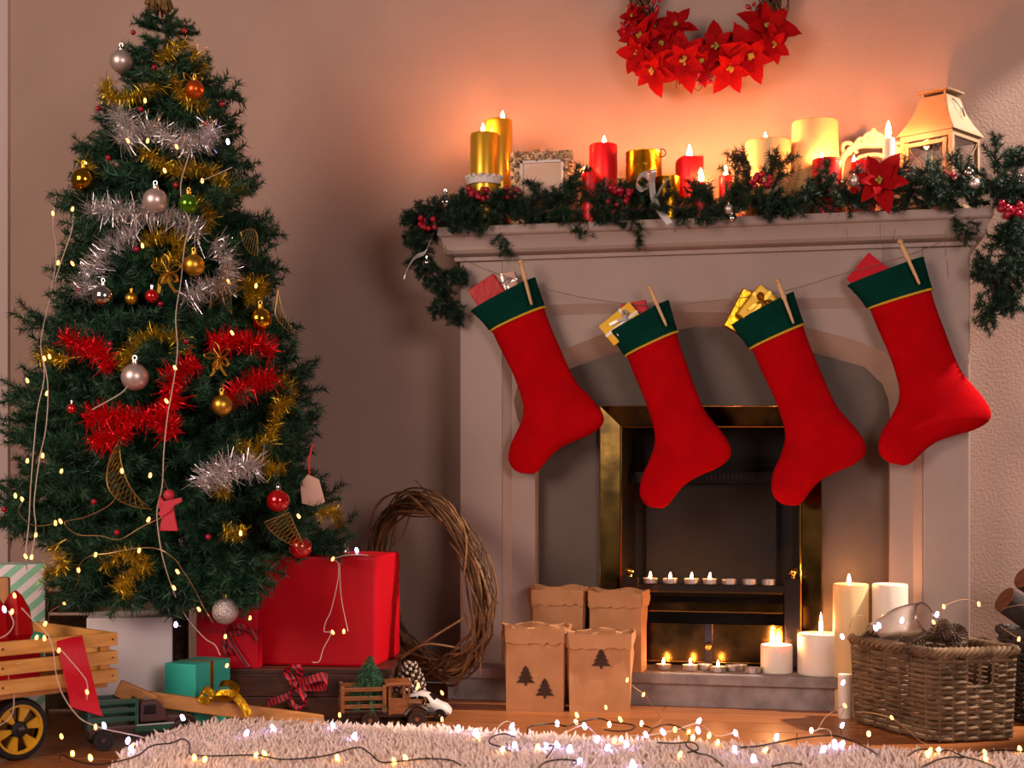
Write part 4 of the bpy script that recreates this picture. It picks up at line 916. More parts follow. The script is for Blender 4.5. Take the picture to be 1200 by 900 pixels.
# ------------------------------------------------------------------ paper bags
def oriented(lat, d, z, yaw):            # origin, x to the side, y away, z up; yaw about the upright, in camera terms
    c, s_ = math.cos(yaw), math.sin(yaw)
    return frame(CV(lat, d, z), cam_dir(c, s_), cam_dir(-s_, c), UP)
def bag(label, lat, d, z, w_, dp, h, yaw, seed, trees=(), open_top=True, lean=0):
    rs = random.Random(seed); T4 = oriented(lat, d, z, yaw); t = thing('paper_bag', label, 'bag', CV(lat, d, z), 'kraft paper bags by the hearth')
    N = 8; per = [(x / N, 0) for x in range(N)] + [(1, y / 5) for y in range(5)] + [(1 - x / N, 1) for x in range(N)] + [(0, 1 - y / 5) for y in range(5)]
    lv = [(0, 1.0, 0), (.12, 1.0, .001), (.45, 1.0, .002), (.72, 1.0, .003), (.80, 1.01, .003), (.805, 1.03, .003), (.9, 1.05, .004), (.985, 1.05, .004), (1.0, 1.04, .003), (.99, 1.0, .003), (.9, .98, .002), (.5, .97, .002), (.02, .97, 0)]
    vs = []; n = len(per)
    for li, (hz, sc, wob) in enumerate(lv):
        for i, (u, v) in enumerate(per):
            x = (u - .5) * w_ * sc; y = (v - .5) * dp * sc
            j = math.sin(i * 2.1 + li * 1.3 + seed) * wob + rs.uniform(-1, 1) * wob * .5
            zz = h * hz + (math.sin(i * 1.1 + seed) * .004 if .75 < hz else 0)
            if v not in (0, 1): x += math.copysign(.012 * hz * (1 - abs(2 * v - 1)) * -1, x)      # side gusset
            vs.append((x + j * (1 if v not in (0, 1) else 0), y + j * (1 if v in (0, 1) else 0) + lean * hz, zz))
    fs = [(l * n + i, l * n + (i + 1) % n, (l + 1) * n + (i + 1) % n, (l + 1) * n + i) for l in range(len(lv) - 1) for i in range(n)]
    fs += [tuple(range(n))[::-1], tuple((len(lv) - 1) * n + i for i in range(n))]
    b = MB(); b.add(vs, fs, T4); b.build('bag_body', M['kraft'], t, 24)
    b = MB(); nn_ = 15; lo_ = [h * (.79 + .012 * math.sin(i * 1.9 + seed) + rs.uniform(-.012, .012)) for i in range(nn_)]
    pts = [(-w_ * .505 + w_ * 1.01 * i / (nn_ - 1), lo_[i]) for i in range(nn_)] + [(w_ * .515, h * .97), (-w_ * .515, h * .97)]
    b.prism(pts, 0, .0014, T4 @ frame((0, -dp * .525 - .0035 + lean * .85, 0), (1, 0, 0), (0, 0, 1), (0, -1, 0)))
    b.build('folded_flap', M['kraft'], t, 0)
    for tx, tz, ts in trees:
        P_ = [(-.06, 0), (-.06, .14), (-.5, .14), (-.24, .38), (-.4, .38), (-.17, .60), (-.28, .60), (-.12, .8), (-.18, .8), (0, 1.05), (.18, .8), (.12, .8), (.28, .60), (.17, .60), (.4, .38), (.24, .38), (.5, .14), (.06, .14), (.06, 0)]
        b = MB(); b.prism([(tx + x * ts, tz + y * ts) for x, y in P_], 0, .0005, T4 @ frame((0, -dp * .5 - .0032, 0), (1, 0, 0), (0, 0, 1), (0, -1, 0))); b.build('printed_tree', M['print'], t, 0)
    return t
m3 = 3.42 / F
bag('brown paper bag with two printed fir trees, in front, nearest the willow wreath', (627.5 - 600) * m3 + .002, 3.45, 0, .138, .075, .205, -.10, 1, ((-.022, .062, .046), (.024, .032, .046)))
bag('brown paper bag with one printed fir tree in front of the grate', (703 - 600) * m3, 3.43, 0, .145, .065, .193, -.05, 2, ((.003, .105, .046),))
bag('plain taller brown bag standing on the hearth behind the one-tree bag', (724 - 600) * 3.55 / F, 3.54, ZH, .130, .070, .200, -.28, 3)
bag('plain brown bag with a rolled top at the back, behind the two-tree bag', (654 - 600) * 3.58 / F, 3.57, ZH, .125, .075, .205, -.08, 4)
# ------------------------------------------------------------------ wicker basket with cones
def woven(name, label, c4, z0, z1, rows, m, flare=.10, stakes=26, rod=.0042, handle=False, rimr=.006, group=None):
    """c4: four corners at the rim; the base is smaller"""
    cen = sum(c4, V()) / 4
    t = thing(name, label, 'basket', (cen.x, cen.y, z0), group)
    def at(u, z):                        # a point of the rounded outline at u (0..1) and height
        f = 1 - flare * (1 - (z - z0) / (z1 - z0)); s_ = u * 4; k = int(s_) % 4; fr = s_ - int(s_)
        p = c4[k].lerp(c4[(k + 1) % 4], fr); q = cen + (p - cen) * f
        e = min(fr, 1 - fr); rd = .16                            # round the corners
        if e < rd:
            w_ = (1 - e / rd) ** 2 * .055; q = q.lerp(V((cen.x, cen.y, 0)), w_)
        return V((q.x, q.y, z))
    nrm = lambda u, z: (at(u, z) - V((cen.x, cen.y, z))).normalized()
    for k in range(stakes):
        u = k / stakes; b = MB(); b.tube([at(u, z0 + (z1 - z0) * i / 5) for i in range(6)], .0034, 6); b.build('stake', m, t)
    for r in range(rows):
        z = z0 + (z1 - z0) * (r + .5) / rows; n = stakes * 4; pts = []
        for i in range(n):
            u = i / n; ph = math.sin(2 * PI * (u * stakes / 2)) * .8 * (1 if r % 2 else -1)
            uu = u; hole = handle and .60 * rows < r < .83 * rows and handle[0] < u < handle[1]
            pts.append(None if hole else at(u, z) + nrm(u, z) * .0042 * ph + V((0, 0, random.uniform(-.0006, .0006))))
        if None in pts:
            i0 = max(i for i in range(n) if pts[i] is None) + 1; q = []
            for i in range(n):
                p = pts[(i0 + i) % n]
                if p is None: break
                q.append(p)
            b = MB(); b.tube(q, rod, 5)
        else: b = MB(); b.tube(pts, rod, 5, True)
        b.build('woven_rod', m, t)
    for j in range(3):                                            # plaited rim
        pts = []
        for i in range(160):
            u = i / 160; a = 2 * PI * u * 22 + j * 2.094; pts.append(at(u, z1 + .004) + nrm(u, z1) * math.cos(a) * .006 + V((0, 0, math.sin(a) * .0065)))
        b = MB(); b.tube(pts, rimr, 6, True); b.build('rim_rod', m, t)
    b = MB(); q = [at(i / 48, z0 + .004) for i in range(48)]; b.add(q, [tuple(range(48))]); b.build('basket_floor', m, t, 0)
    return t, at
def cam_ll(px, d): return (px - 600) / F * d
B0 = CV(cam_ll(993, 3.27), 3.27, 0); B1 = CV(cam_ll(1094, 2.985), 2.985, 0); B2 = CV(cam_ll(1196, 3.03), 3.03, 0); B3 = B0 + (B2 - B1)
bk_, at_ = woven('wicker_basket', 'brown wicker basket of pine cones and a glass jar beside the fireplace', [B0, B1, B2, B3], .004, .188, 17, M['wicker'], .05, 26, .0046, (.355, .43))
def pinecone(label, c, r, h, axis, tips=None, seed=0, group='pine cones'):
    rs = random.Random(seed); z_ = V(axis).normalized(); x_ = z_.orthogonal().normalized(); y_ = z_.cross(x_); T4 = frame(c, x_, y_, z_)
    t = thing('pine_cone', label, 'pine cone', c, group); b = MB(); tb = MB()
    b.lathe([(r * .3, 0), (r * .62, h * .3), (r * .45, h * .7), (1e-7, h * .97)], 10, T4)
    n = 110 if tips else 90
    for k in range(n):
        f = k / n; a = k * 2.39996; zz = h * (.02 + .95 * f); rad = r * math.sin(PI * (.16 + .80 * f)) ** .7; e = (.2 + .9 * f)
        d = V((math.cos(a), math.sin(a), 0)); s_ = V((-math.sin(a), math.cos(a), 0)); wd = r * (.42 if tips else .30) * (1 - .5 * f); up = V((0, 0, 1))
        p0 = d * rad * .35 + up * (zz - h * .03); tip = d * rad + up * (zz + h * .05 * e)
        th = up * h * .03
        b.add([p0 - s_ * wd * .4, p0 + s_ * wd * .4, tip + s_ * wd * .5 - th * .5, tip - s_ * wd * .5 - th * .5, tip + th + d * r * .02, p0 + th], [(0, 1, 2, 3), (3, 2, 4), (0, 3, 4, 5), (2, 1, 5, 4)], T4)
        if tips: tb.add([tip + s_ * wd * .5 - th * 1.0, tip - s_ * wd * .5 - th * 1.0, tip + th * 1.0 + d * r * .05 - s_ * wd * .4, tip + th * 1.0 + d * r * .05 + s_ * wd * .4, tip + d * r * .14], [(0, 1, 4), (1, 2, 4), (2, 3, 4), (3, 0, 4)], T4)
    b.build('cone_scales', M['cone'], t, 0)
    if tips: tb.build('white_tips', M['conetip'], t, 0)
    return t
for k, (lb, px, py, d, r, h, axs) in enumerate((('pine cone with a light on it, middle of the wicker basket heap', 1100, 748, 3.10, .024, .05, (.2, -.5, .8)), ('spiky open pine cone with its base up, nearest the empty corner of the wicker basket', 1118, 748, 3.12, .028, .05, (0, -.9, .3)),
        ('pine cone lying at the front rim of the wicker basket under the upper two', 1088, 763, 3.06, .026, .055, (-.9, -.3, .1)), ('pine cone lying against the front corner rim inside the wicker basket', 1112, 768, 3.05, .026, .055, (.8, -.4, .1)), ('small pale pine cone below the glass jar in the wicker basket', 1066, 758, 3.15, .02, .045, (-.4, -.8, .2)), ('pine cone deep in the wicker basket behind the spiky one', 1140, 762, 3.16, .026, .055, (.7, .3, .1)), ('small pine cone at the hearth corner of the wicker basket', 1028, 752, 3.22, .02, .045, (-.5, -.6, .3)))):
    pinecone(lb, PD(px, py, d), r, h, axs, None, k)
# fill of moss-dark cones hidden below is left out; a glass jar lies across them
g0, g1 = PD(1022, 745, 3.22), PD(1084, 724, 3.12); d = (g1 - g0); L = d.length; d.normalize(); x_ = d.orthogonal().normalized(); T4 = frame(g0, x_, d.cross(x_), d)
gj = thing('glass_jar', 'frosted glass jar lying on its side on the cones in the wicker basket', 'jar', g0)
b = MB(); b.lathe([(1e-7, -.004), (.018, -.002), (.028, .006), (.037, L * .35), (.042, L * .6), (.040, L * .85), (.035, L), (.033, L), (.038, L * .84), (.040, L * .6), (.035, L * .35), (.026, .008), (1e-7, .002)], 26, T4); b.build('jar_body', M['organza'], gj, 60)
b = MB(); b.tube([T4 @ V((.034 * math.cos(a), .034 * math.sin(a), L)) for a in np.arange(0, 6.28, .26)], .0028, 6, True); b.build('jar_rim', M['glass'], gj)
# grey log basket at the picture's edge
G0 = CV(cam_ll(1168, 3.36), 3.36, 0); G1 = CV(cam_ll(1206, 3.20), 3.20, 0); G2 = CV(cam_ll(1300, 3.26), 3.26, 0); G3 = G0 + (G2 - G1)
woven('log_basket', 'dark grey woven basket of firewood behind the brown wicker basket', [G0, G1, G2, G3], .004, .20, 17, M['wickergrey'], .05, 22, .0046)
def log(label, p0, p1, r, seed):
    p0, p1 = V(p0), V(p1); d = (p1 - p0); L = d.length; d.normalize(); x_ = d.orthogonal().normalized(); T4 = frame(p0, x_, d.cross(x_), d)
    t = thing('firewood_log', label, 'log', p0, 'logs in the grey basket'); rs = random.Random(seed)
    b = MB(); b.lathe([(r * .97, .0005), (r, .004), (r * 1.03, L * .4), (r, L - .001), (r * .97, L)], 18, T4)
    for v in b.v: v += V((rs.uniform(-1, 1), rs.uniform(-1, 1), rs.uniform(-1, 1))) * .0012
    b.build('log_bark', M['logbark'], t, 50)
    b = MB(); b.lathe([(1e-7, -.0004), (r * .5, -.0006), (r * .985, -.0004), (r * .985, .001)], 18, T4); b.build('cut_end', M['logend'], t, 30); return t
log('round log leaning out of the grey basket, its cut end towards the fireplace', PD(1177, 702, 3.22), PD(1290, 780, 3.26), .031, 1)
log('log lying higher in the grey basket, only its cut end showing', PD(1199, 677, 3.30), PD(1290, 740, 3.38), .027, 2)
log('split log under the round one in the grey basket', PD(1198, 752, 3.30), PD(1290, 830, 3.40), .020, 3)
# ------------------------------------------------------------------ gifts round the tree
def giftbox(label, T4, w_, d_, h, m, name='gift_box', bev=.002, cat='gift', group='gifts under the tree'):
    o = T4.to_translation(); t = thing(name, label, cat, o, group); b = MB(); b.box((0, d_ / 2, h / 2), (w_, d_, h), T4); b.build('wrapped_box', m, t, 0, bev); return t
ZB = .125
# dark wooden box the red gifts stand on
T4 = oriented(-.489, 3.24, 0, 0.0); Wb = .422
bx = thing('wooden_chest', 'dark stained wooden box under the red gifts, a tartan bow on its front', 'box', T4.to_translation())
for k, (z0, z1) in enumerate(((0, .060), (.0615, .1135))):
    b = MB(); b.box((0, .008, (z0 + z1) / 2), (Wb, .016, z1 - z0), T4); b.build('front_plank', M['darkwood'], bx, 0, .0015)
for k in range(3):
    b = MB(); b.box((0, .045 + k * .098, .1195), (Wb + .012, .096, .011), T4); b.build('top_plank', M['darkwood'], bx, 0, .0015)
for s_ in (-1, 1):
    b = MB(); b.box((s_ * (Wb / 2 - .008), .15, .057), (.016, .268, .113), T4); b.build('end_board', M['darkwood'], bx, 0, .001)
a8 = math.atan2(.15, .99)
big = giftbox('big plain red gift box standing on the dark wooden box by the tree', frame(CV(cam_ll(440, 3.27), 3.27, ZB), cam_dir(.989, -.148), cam_dir(.148, .989), UP) @ Matrix.Translation((-.145, 0, 0)), .29, .25, .253, M['redgift'], bev=.006)
T4 = oriented(cam_ll(266, 3.25), 3.25, ZB, -.04)
rg = giftbox('flat red gift with a thin dark tartan ribbon and bow, standing upright', T4, .142, .05, .134, M['redgift2'])
for z in (.082, .088):
    b = MB(); b.box((0, .025, z), (.1424, .0506, .0022), T4); b.build('ribbon', M['tartan'], rg, 0)
for x in (-.004, .003):
    b = MB(); b.box((x, .025, .067), (.0022, .0506, .1346), T4); b.build('ribbon', M['tartan'], rg, 0)
b = MB()
def lp(*pts): return [T4 @ V(p) for p in pts]
b.ribbon(spline(lp((0, -.002, .085), (.018, -.016, .098), (.04, -.014, .096), (.044, -.008, .086), (.02, -.006, .08), (0, -.002, .085)), 5), T4.to_3x3() @ V((.001, .004, .012)))
b.ribbon(spline(lp((.04, -.006, .086), (.055, -.01, .09), (.074, -.012, .066)), 5), T4.to_3x3() @ V((.006, .002, .010)))
b.ribbon(spline(lp((0, -.003, .085), (.01, -.016, .05), (.004, -.012, .03), (-.004, -.010, .05), (0, -.003, .083)), 5), T4.to_3x3() @ V((.009, .004, .001)))
b.ribbon(spline(lp((0, -.003, .085), (.02, -.012, .05), (.052, -.008, .004)), 5), T4.to_3x3() @ V((.009, .004, .004)))
b.build('bow', M['tartan'], rg, 60)
# teal gift
T4 = frame(CV(cam_ll(229, 3.09), 3.09, 0), cam_dir(.4, .9165), cam_dir(-.9165, .4), UP) @ Matrix.Translation((.065, 0, 0))
tg2 = giftbox('turquoise gift with a gold ribbon and bow behind the wagon handle', T4, .13, .082, .154, M['teal'])
b = MB(); b.box((-.005, .041, .077), (.012, .0834, .1554), T4); b.build('ribbon', M['goldm'], tg2, 0)
b = MB(); b.box((0, .041, .055), (.1314, .0834, .010), T4); b.build('ribbon', M['goldm'], tg2, 0)
b = MB(); Q = lambda x, y: PD(x, y, 3.03)
b.ribbon(spline([Q(250, 815), Q(240, 808), Q(234, 816), Q(244, 822), Q(252, 816)], 5), cam_dir(.006, .008, .014)); b.ribbon(spline([Q(252, 816), Q(258, 802), Q(272, 802), Q(279, 812), Q(268, 818), Q(252, 816)], 6), cam_dir(.004, .012, .012))
b.ribbon(spline([Q(254, 812), Q(270, 812), Q(282, 822), Q(292, 838)], 6), cam_dir(.012, .004, .012)); b.build('bow', M['goldfoil'], tg2, 60)
# white gift and striped gift
T4 = frame(CV(cam_ll(152, 3.2), 3.2, 0), cam_dir(.975, .22), cam_dir(-.22, .975), UP)
giftbox('white paper-wrapped gift box behind the wooden wagon', T4, .187, .165, .246, M['whitegift'], bev=.003)
T4 = frame(CV(cam_ll(-5, 3.2), 3.2, 0), cam_dir(.945, .327), cam_dir(-.327, .945), UP)
giftbox('tall gift in mint and white diagonal stripes behind the wagon', T4, .212, .10, .364, M['mint'], bev=.002)
# old crate behind
T4 = oriented(cam_ll(128, 3.42), 3.42, 0, 0); cr = thing('wooden_crate', 'old brown slatted crate in the shade under the tree', 'crate', T4.to_translation())
for k in range(5):
    b = MB(); b.box((0, 0, .03 + k * .058), (.36, .014, .05), T4); b.build('slat', M['crate'], cr, 0, .001)
for s_ in (-1, -.05, .6, 1):
    b = MB(); b.box((s_ * .17, .018, .145), (.03, .02, .29), T4); b.build('post', M['crate'], cr, 0, .001)
# tartan bow on the chest
c = CV(cam_ll(347, 3.215), 3.215, 0); Q = lambda x, y, d=3.205: PD(x, y, d)
tb_ = thing('tartan_bow', 'red tartan fabric bow on the front of the dark wooden box', 'bow', PD(345, 802, 3.22))
for nm, pts, wv in (('loop', [Q(346, 802), Q(337, 790), Q(338, 781, 3.19), Q(350, 782, 3.19), Q(351, 792), Q(346, 802)], cam_dir(.014, .01, .006)), ('loop', [Q(346, 803), Q(362, 797, 3.18), Q(380, 793, 3.18), Q(382, 804, 3.18), Q(364, 805), Q(346, 803)], cam_dir(.002, .008, .018)),
        ('tail', [Q(346, 803), Q(338, 815, 3.19), Q(326, 820, 3.19), Q(314, 824)], cam_dir(.006, .004, .018)), ('tail', [Q(347, 804), Q(340, 815), Q(343, 826, 3.2), Q(354, 830, 3.2), Q(357, 818, 3.19), Q(348, 806)], cam_dir(.008, .008, .008))):
    b = MB(); b.ribbon(spline(pts, 6), wv); b.build(nm, M['tartan'], tb_, 60)
b = MB(); b.sphere(Q(346, 803, 3.195), .009, 10); b.build('knot', M['tartan'], tb_)
# ------------------------------------------------------------------ wooden wagon
u_ = cam_dir(.69, .725).normalized(); v_ = cam_dir(-.725, .69).normalized()
WC = CV(cam_ll(138, 2.93), 2.93, 0); TW = frame(WC, u_, v_, UP)      # x along the side (negative = nearer), y across
wg = thing('wooden_wagon', 'wooden slatted toy wagon with black wheels and yellow hubs, loaded with presents', 'wagon', WC)
LW, WW = .50, .33
for k in range(3):
    z0 = .140 + k * .0375
    for nm, c, d in (('side_slat', (-LW / 2, .006, z0 + .0135), (LW, .012, .027)), ('side_slat', (-LW / 2, WW - .006, z0 + .0135), (LW, .012, .027)), ('end_slat', (-.008, WW / 2, z0 + .0135), (.012, WW - .026, .027)), ('end_slat', (-LW + .008, WW / 2, z0 + .0135), (.012, WW - .026, .027))):
        b = MB(); b.box(c, d, TW); b.build(nm, M['pine'], wg, 0, .0015)
    for x in (-.012, -.25):
        b = MB(); b.tube([TW @ V((x, -.0015, z0 + .0135)), TW @ V((x, .002, z0 + .0135))], .0022, 8); b.build('screw', M['steel'], wg)
for x in (-.022, -LW + .022):
    for y in (.018, WW - .018):
        b = MB(); b.box((x, y, .19), (.022, .012, .105), TW); b.build('corner_post', M['pine'], wg, 0, .001)
b = MB(); b.box((-LW / 2, WW / 2, .135), (LW - .03, WW - .03, .012), TW); b.build('wagon_bed', M['handle'], wg, 0)
def wheel(x, y, r=.062, face=-1):
    C_ = TW @ V((x, y, r)); Tn = frame(C_, u_, UP, v_ * -1)          # z of the wheel = outwards to the camera
    b = MB(); b.lathe([(r * .74, -.014), (r * .93, -.016), (r, -.010), (r, .010), (r * .93, .016), (r * .80, .016), (r * .77, .008)], 36, Tn, False); o = b.build('tyre', M['rubber'], wg, 40)
    b = MB(); b.lathe([(r * .80, .006), (r * .79, .0155), (r * .73, .0155), (r * .70, .008)], 36, Tn, False); b.build('rim', M['hubyellow'], o, 40)
    b = MB(); b.lathe([(1e-7, .002), (r * .78, .002), (r * .78, -.010), (1e-7, -.010)], 36, Tn); b.build('wheel_disc', M['goldm'] if False else M['brass'], o, 40)
    for k in range(6):
        a0 = k * PI / 3 + .2; pts = [(r * q * math.cos(a), r * q * math.sin(a)) for q, a in ((.2, a0 + .2), (.2, a0 - .2), (.75, a0 - .26), (.75, a0), (.75, a0 + .26))]
        b = MB(); b.prism(pts, .002, .010, Tn); b.build('spoke', M['hubyellow'], o, 0)
    b = MB(); b.lathe([(r * .26, .004), (r * .26, .015), (r * .22, .017), (1e-7, .017)], 20, Tn); b.build('hub', M['rubber'], o, 40)
    b = MB(); b.lathe([(r * .14, .017), (r * .13, .021), (1e-7, .022)], 6, Tn); b.build('hub_bolt', M['steel'], o, 0)
wheel(-.195, .052); wheel(-.195, WW - .052); wheel(-.43, .052); wheel(-.43, WW - .052)
for x in (-.195, -.43):
    b = MB(); b.tube([TW @ V((x, .045, .062)), TW @ V((x, WW - .05, .062))], .006, 8); b.build('axle', M['iron'], wg)
    b = MB(); b.box((x, WW / 2, .098), (.05, .2, .062), TW); b.build('axle_block', M['handle'], wg, 0, .001)
# handle
h0, h1 = PD(171, 818, 3.02), PD(376, 846, 3.12); d = (h1 - h0).normalized(); sd = d.cross(UP).normalized(); up = sd.cross(d); TH_ = frame(h0, d, sd * -1, up)
L = (h1 - h0).length
b = MB(); b.box((L / 2 + .004, 0, 0), (L, .018, .031), TH_); hb = b.build('handle_bar', M['handle'], wg, 0, .003)
hq = PD(143, 806, 3.01); dq = (h0 - hq).normalized(); sq = dq.cross(UP).normalized(); T6 = frame(hq, dq, sq * -1, sq.cross(dq)); Lq = (h0 - hq).length
b = MB(); b.box((Lq / 2 + .006, -.020, 0), (Lq + .03, .014, .036), T6); b.build('handle_fork', M['handle'], wg, 0, .004)
b = MB(); b.tube([h0 + sd * .030, h0 + sd * -.03], .0085, 14); b.build('bolt', M['chrome'], wg)
# red runner over the side
P_ = lambda x, y, d: PD(x, y, d)
b = MB(); fr = [(81, 765, 2.93), (80, 746, 2.868), (83, 755, 2.842), (90, 785, 2.835), (97, 815, 2.81), (101, 834, 2.80)]
wv = [RT * .044 + FW * .03] * 3 + [RT * .045 + FW * .03] + [RT * .048 + FW * .03 - UP * .006, RT * .058 + FW * .03 - UP * .024]
b.ribbon(spline([P_(*q) for q in fr], 4), [wv[min(5, i // 4)] for i in range(21)], .0008)
tag(b.build('ribbon_runner', M['redrib'], None, 60), 'wide red fabric ribbon hanging over the wagon side', 'ribbon')
# load of the wagon
gp = PD(14, 722, 2.93); fo = thing('foil_parcel', 'glossy red foil parcel with pointed corners inside the wagon', 'gift', gp, 'presents in the wagon')
b = MB(); s = MPP(gp); rs = random.Random(4)
b.lathe([(12 * s, -38 * s), (22 * s, -20 * s), (17 * s, 8 * s), (8 * s, 24 * s), (1.5 * s, 30 * s)], 7, Matrix.Translation(gp + RT * 4 * s)); b.build('foil_wrap', M['redfoil'], fo, 0)
gp = PD(-9, 728, 2.88); b = MB(); fo = thing('foil_parcel', 'second glossy red foil parcel at the picture edge in the wagon', 'gift', gp, 'presents in the wagon')
b.lathe([(14 * s, -45 * s), (20 * s, -20 * s), (17 * s, 12 * s), (6 * s, 30 * s), (1.5 * s, 33 * s)], 7, Matrix.Translation(gp)); b.build('foil_wrap', M['redfoil'], fo, 0)
T4 = frame(PD(-4, 760, 3.05), cam_dir(.97, .2), cam_dir(-.2, .97), UP); giftbox('brown-gold paper packet standing behind the red foil parcels in the wagon', T4, .05, .03, .152, M['kraft'], 'paper_packet', .006, 'gift', 'presents in the wagon')
T4 = frame(PD(38, 790, 3.0), cam_dir(.8, .6), cam_dir(-.6, .8), UP); giftbox('small pale teal box, top just showing in the wagon', T4, .05, .05, .085, M['teal'], 'gift_box', .002, 'gift', 'presents in the wagon')
T4 = frame(PD(20, 800, 2.95), cam_dir(.8, .6), cam_dir(-.6, .8), UP); giftbox('red box lying low in the wagon behind the slats', T4, .10, .05, .06, M['redgift2'], 'gift_box', .002, 'gift', 'presents in the wagon')
# ------------------------------------------------------------------ green toy truck
fu = cam_dir(.89, .45).normalized(); fv = cam_dir(-.45, .89).normalized(); TC = frame(CV(cam_ll(121, 2.92), 2.92, 0), fu, fv, UP)
gtk = thing('toy_pickup_truck', 'green toy stake truck with dark brown cab under the wagon handle', 'toy', TC.to_translation())
def bx_(name, c, d, m, par, T4, bev=.002):
    b = MB(); b.box(c, d, T4); return b.build(name, m, par, 0, bev)
bx_('chassis', (.075, .035, .030), (.205, .06, .014), M['toydark'], gtk, TC)
bx_('bed', (.02, .035, .043), (.10, .075, .010), M['toybrown'], gtk, TC)
for k in range(3):
    for y in (-.001, .071): bx_('stake_board', (.02, y, .062 + k * .018), (.10, .004, .010), M['toygreen'], gtk, TC, .001)
for x in (-.028, .068):
    for y in (0.001, .069): bx_('stake_post', (x, y, .072), (.008, .007, .058), M['toygreen'], gtk, TC, .001)
bx_('headboard', (.069, .035, .072), (.006, .066, .06), M['toygreen'], gtk, TC, .001)
# cab: tapered
b = MB(); b.prism([(.075, .052), (.132, .052), (.128, .074), (.114, .094), (.082, .096), (.075, .09)], -.072, .002, TC @ frame((0, 0, 0), (1, 0, 0), (0, 0, 1), (0, -1, 0))); b.build('cab', M['toybrown'], gtk, 0, .003)
bx_('cab_window', (.094, -.0025, .078), (.026, .002, .020), M['darkglass'], gtk, TC, .0005)
b = MB(); b.prism([(.130, .034), (.192, .034), (.194, .050), (.186, .058), (.130, .064)], -.068, -.002, TC @ frame((0, 0, 0), (1, 0, 0), (0, 0, 1), (0, -1, 0))); b.build('bonnet', M['toybrown'], gtk, 0, .004)
bx_('running_board', (.128, .035, .040), (.13, .080, .018), M['toygreen'], gtk, TC, .004)
bx_('side_line', (.13, -.0055, .0475), (.125, .002, .0022), M['silverrib'], gtk, TC, .0004)
def small_wheel(par, T4, x, y, r, wd, m1, m2, ext=1):
    C_ = T4 @ V((x, y, r)); R3 = T4.to_3x3(); Tn = frame(C_, R3 @ V((1, 0, 0)), R3 @ V((0, 0, 1)), R3 @ V((0, -1, 0)))
    b = MB(); b.lathe([(r * .5, -wd / 2), (r * .95, -wd / 2), (r, -wd * .3), (r, wd * .3), (r * .95, wd / 2), (r * .62, wd / 2), (r * .58, wd * .36)], 22, Tn); o = b.build('tyre', m1, par, 40)
    b = MB(); b.lathe([(r * .6, -wd * .3), (r * .6, wd * .38), (r * .5, wd * .3), (r * .25, wd * .3), (r * .2, wd * .48), (1e-7, wd * .5)], 22, Tn); b.build('hub', m2, o, 40)
for x in (0.0, .168):
    for y in (-.002, .072): small_wheel(gtk, TC, x, y, .0215, .018, M['rubber'], M['toybrown'])
for y in (-.004, .074):
    b = MB(); b.tube(spline([TC @ V((.142, y, .030)), TC @ V((.152, y, .046)), TC @ V((.168, y, .052)), TC @ V((.184, y, .046)), TC @ V((.192, y, .032))], 4), .008, 8); b.build('mudguard', M['toydark'], gtk)
# wooden toy truck
TD = frame(CV(cam_ll(443, 3.17), 3.17, 0), cam_dir(.985, .17), cam_dir(-.17, .985), UP)
wt = thing('toy_flatbed_truck', 'brown wooden toy truck with a slatted bed carrying a tiny fir tree', 'toy', TD.to_translation())
bx_('chassis', (.03, .035, .030), (.20, .055, .012), M['toydark'], wt, TD)
bx_('bed', (-.032, .035, .040), (.10, .08, .008), M['toydark'], wt, TD)
for k, z in enumerate((.052, .070, .0895)):
    for y in (-.003, .073): bx_('stake_board', (-.032, y, z), (.088, .004, .0095), M['toywood'], wt, TD, .001)
    bx_('stake_board', (-.080, .035, z), (.004, .07, .0095), M['toywood'], wt, TD, .001)
for x in (-.079, .014):
    for y in (-.003, .073): bx_('stake_post', (x, y, .068), (.009, .008, .060), M['toywood'], wt, TD, .001)
b = MB(); T7 = TD @ frame((0, 0, 0), (1, 0, 0), (0, 0, 1), (0, -1, 0))
bx_('door', (.042, .001, .050), (.032, .004, .036), M['toywood'], wt, TD, .001); bx_('door', (.042, .069, .050), (.032, .004, .036), M['toywood'], wt, TD, .001)
for x in (.026, .058):
    for y in (.002, .068): bx_('cab_pillar', (x, y, .064), (.007, .007, .066), M['toywood'], wt, TD, .001)
bx_('cab_pillar', (.070, .004, .078), (.004, .005, .036), M['toywood'], wt, TD, .001)
bx_('cab_roof', (.046, .035, .0985), (.060, .082, .008), M['toywood'], wt, TD, .003)
bx_('cab_back', (.026, .035, .06), (.004, .066, .06), M['toydark'], wt, TD, .001); bx_('cab_front', (.064, .035, .050), (.006, .066, .042), M['toywood'], wt, TD, .001)
b = MB(); b.prism([(.066, .028), (.106, .028), (.107, .052), (.098, .0565), (.066, .058)], -.054, -.016, T7); b.build('bonnet', M['toywood'], wt, 0, .004)
bx_('radiator', (.1085, .035, .044), (.004, .038, .036), M['toywood'], wt, TD, .001)
for y in (.006, .064):
    b = MB(); b.sphere(TD @ V((.103, y, .050)), .0065, 12); b.build('headlamp', M['brass'], wt)
    b = MB(); b.tube(spline([TD @ V((.060, y - .008 if y < .03 else y + .008, .030)), TD @ V((.075, y - .008 if y < .03 else y + .008, .046)), TD @ V((.092, y - .008 if y < .03 else y + .008, .050)), TD @ V((.110, y - .008 if y < .03 else y + .008, .040))], 5), .008, 8, flat=.6); b.build('mudguard', M['toydark'], wt)
bx_('bumper', (.116, .035, .030), (.004, .076, .006), M['toydark'], wt, TD, .001)
for x in (-.018, .086):
    for y in (-.006, .076): small_wheel(wt, TD, x, y, .0205, .012, M['toydark'], M['toywood'])
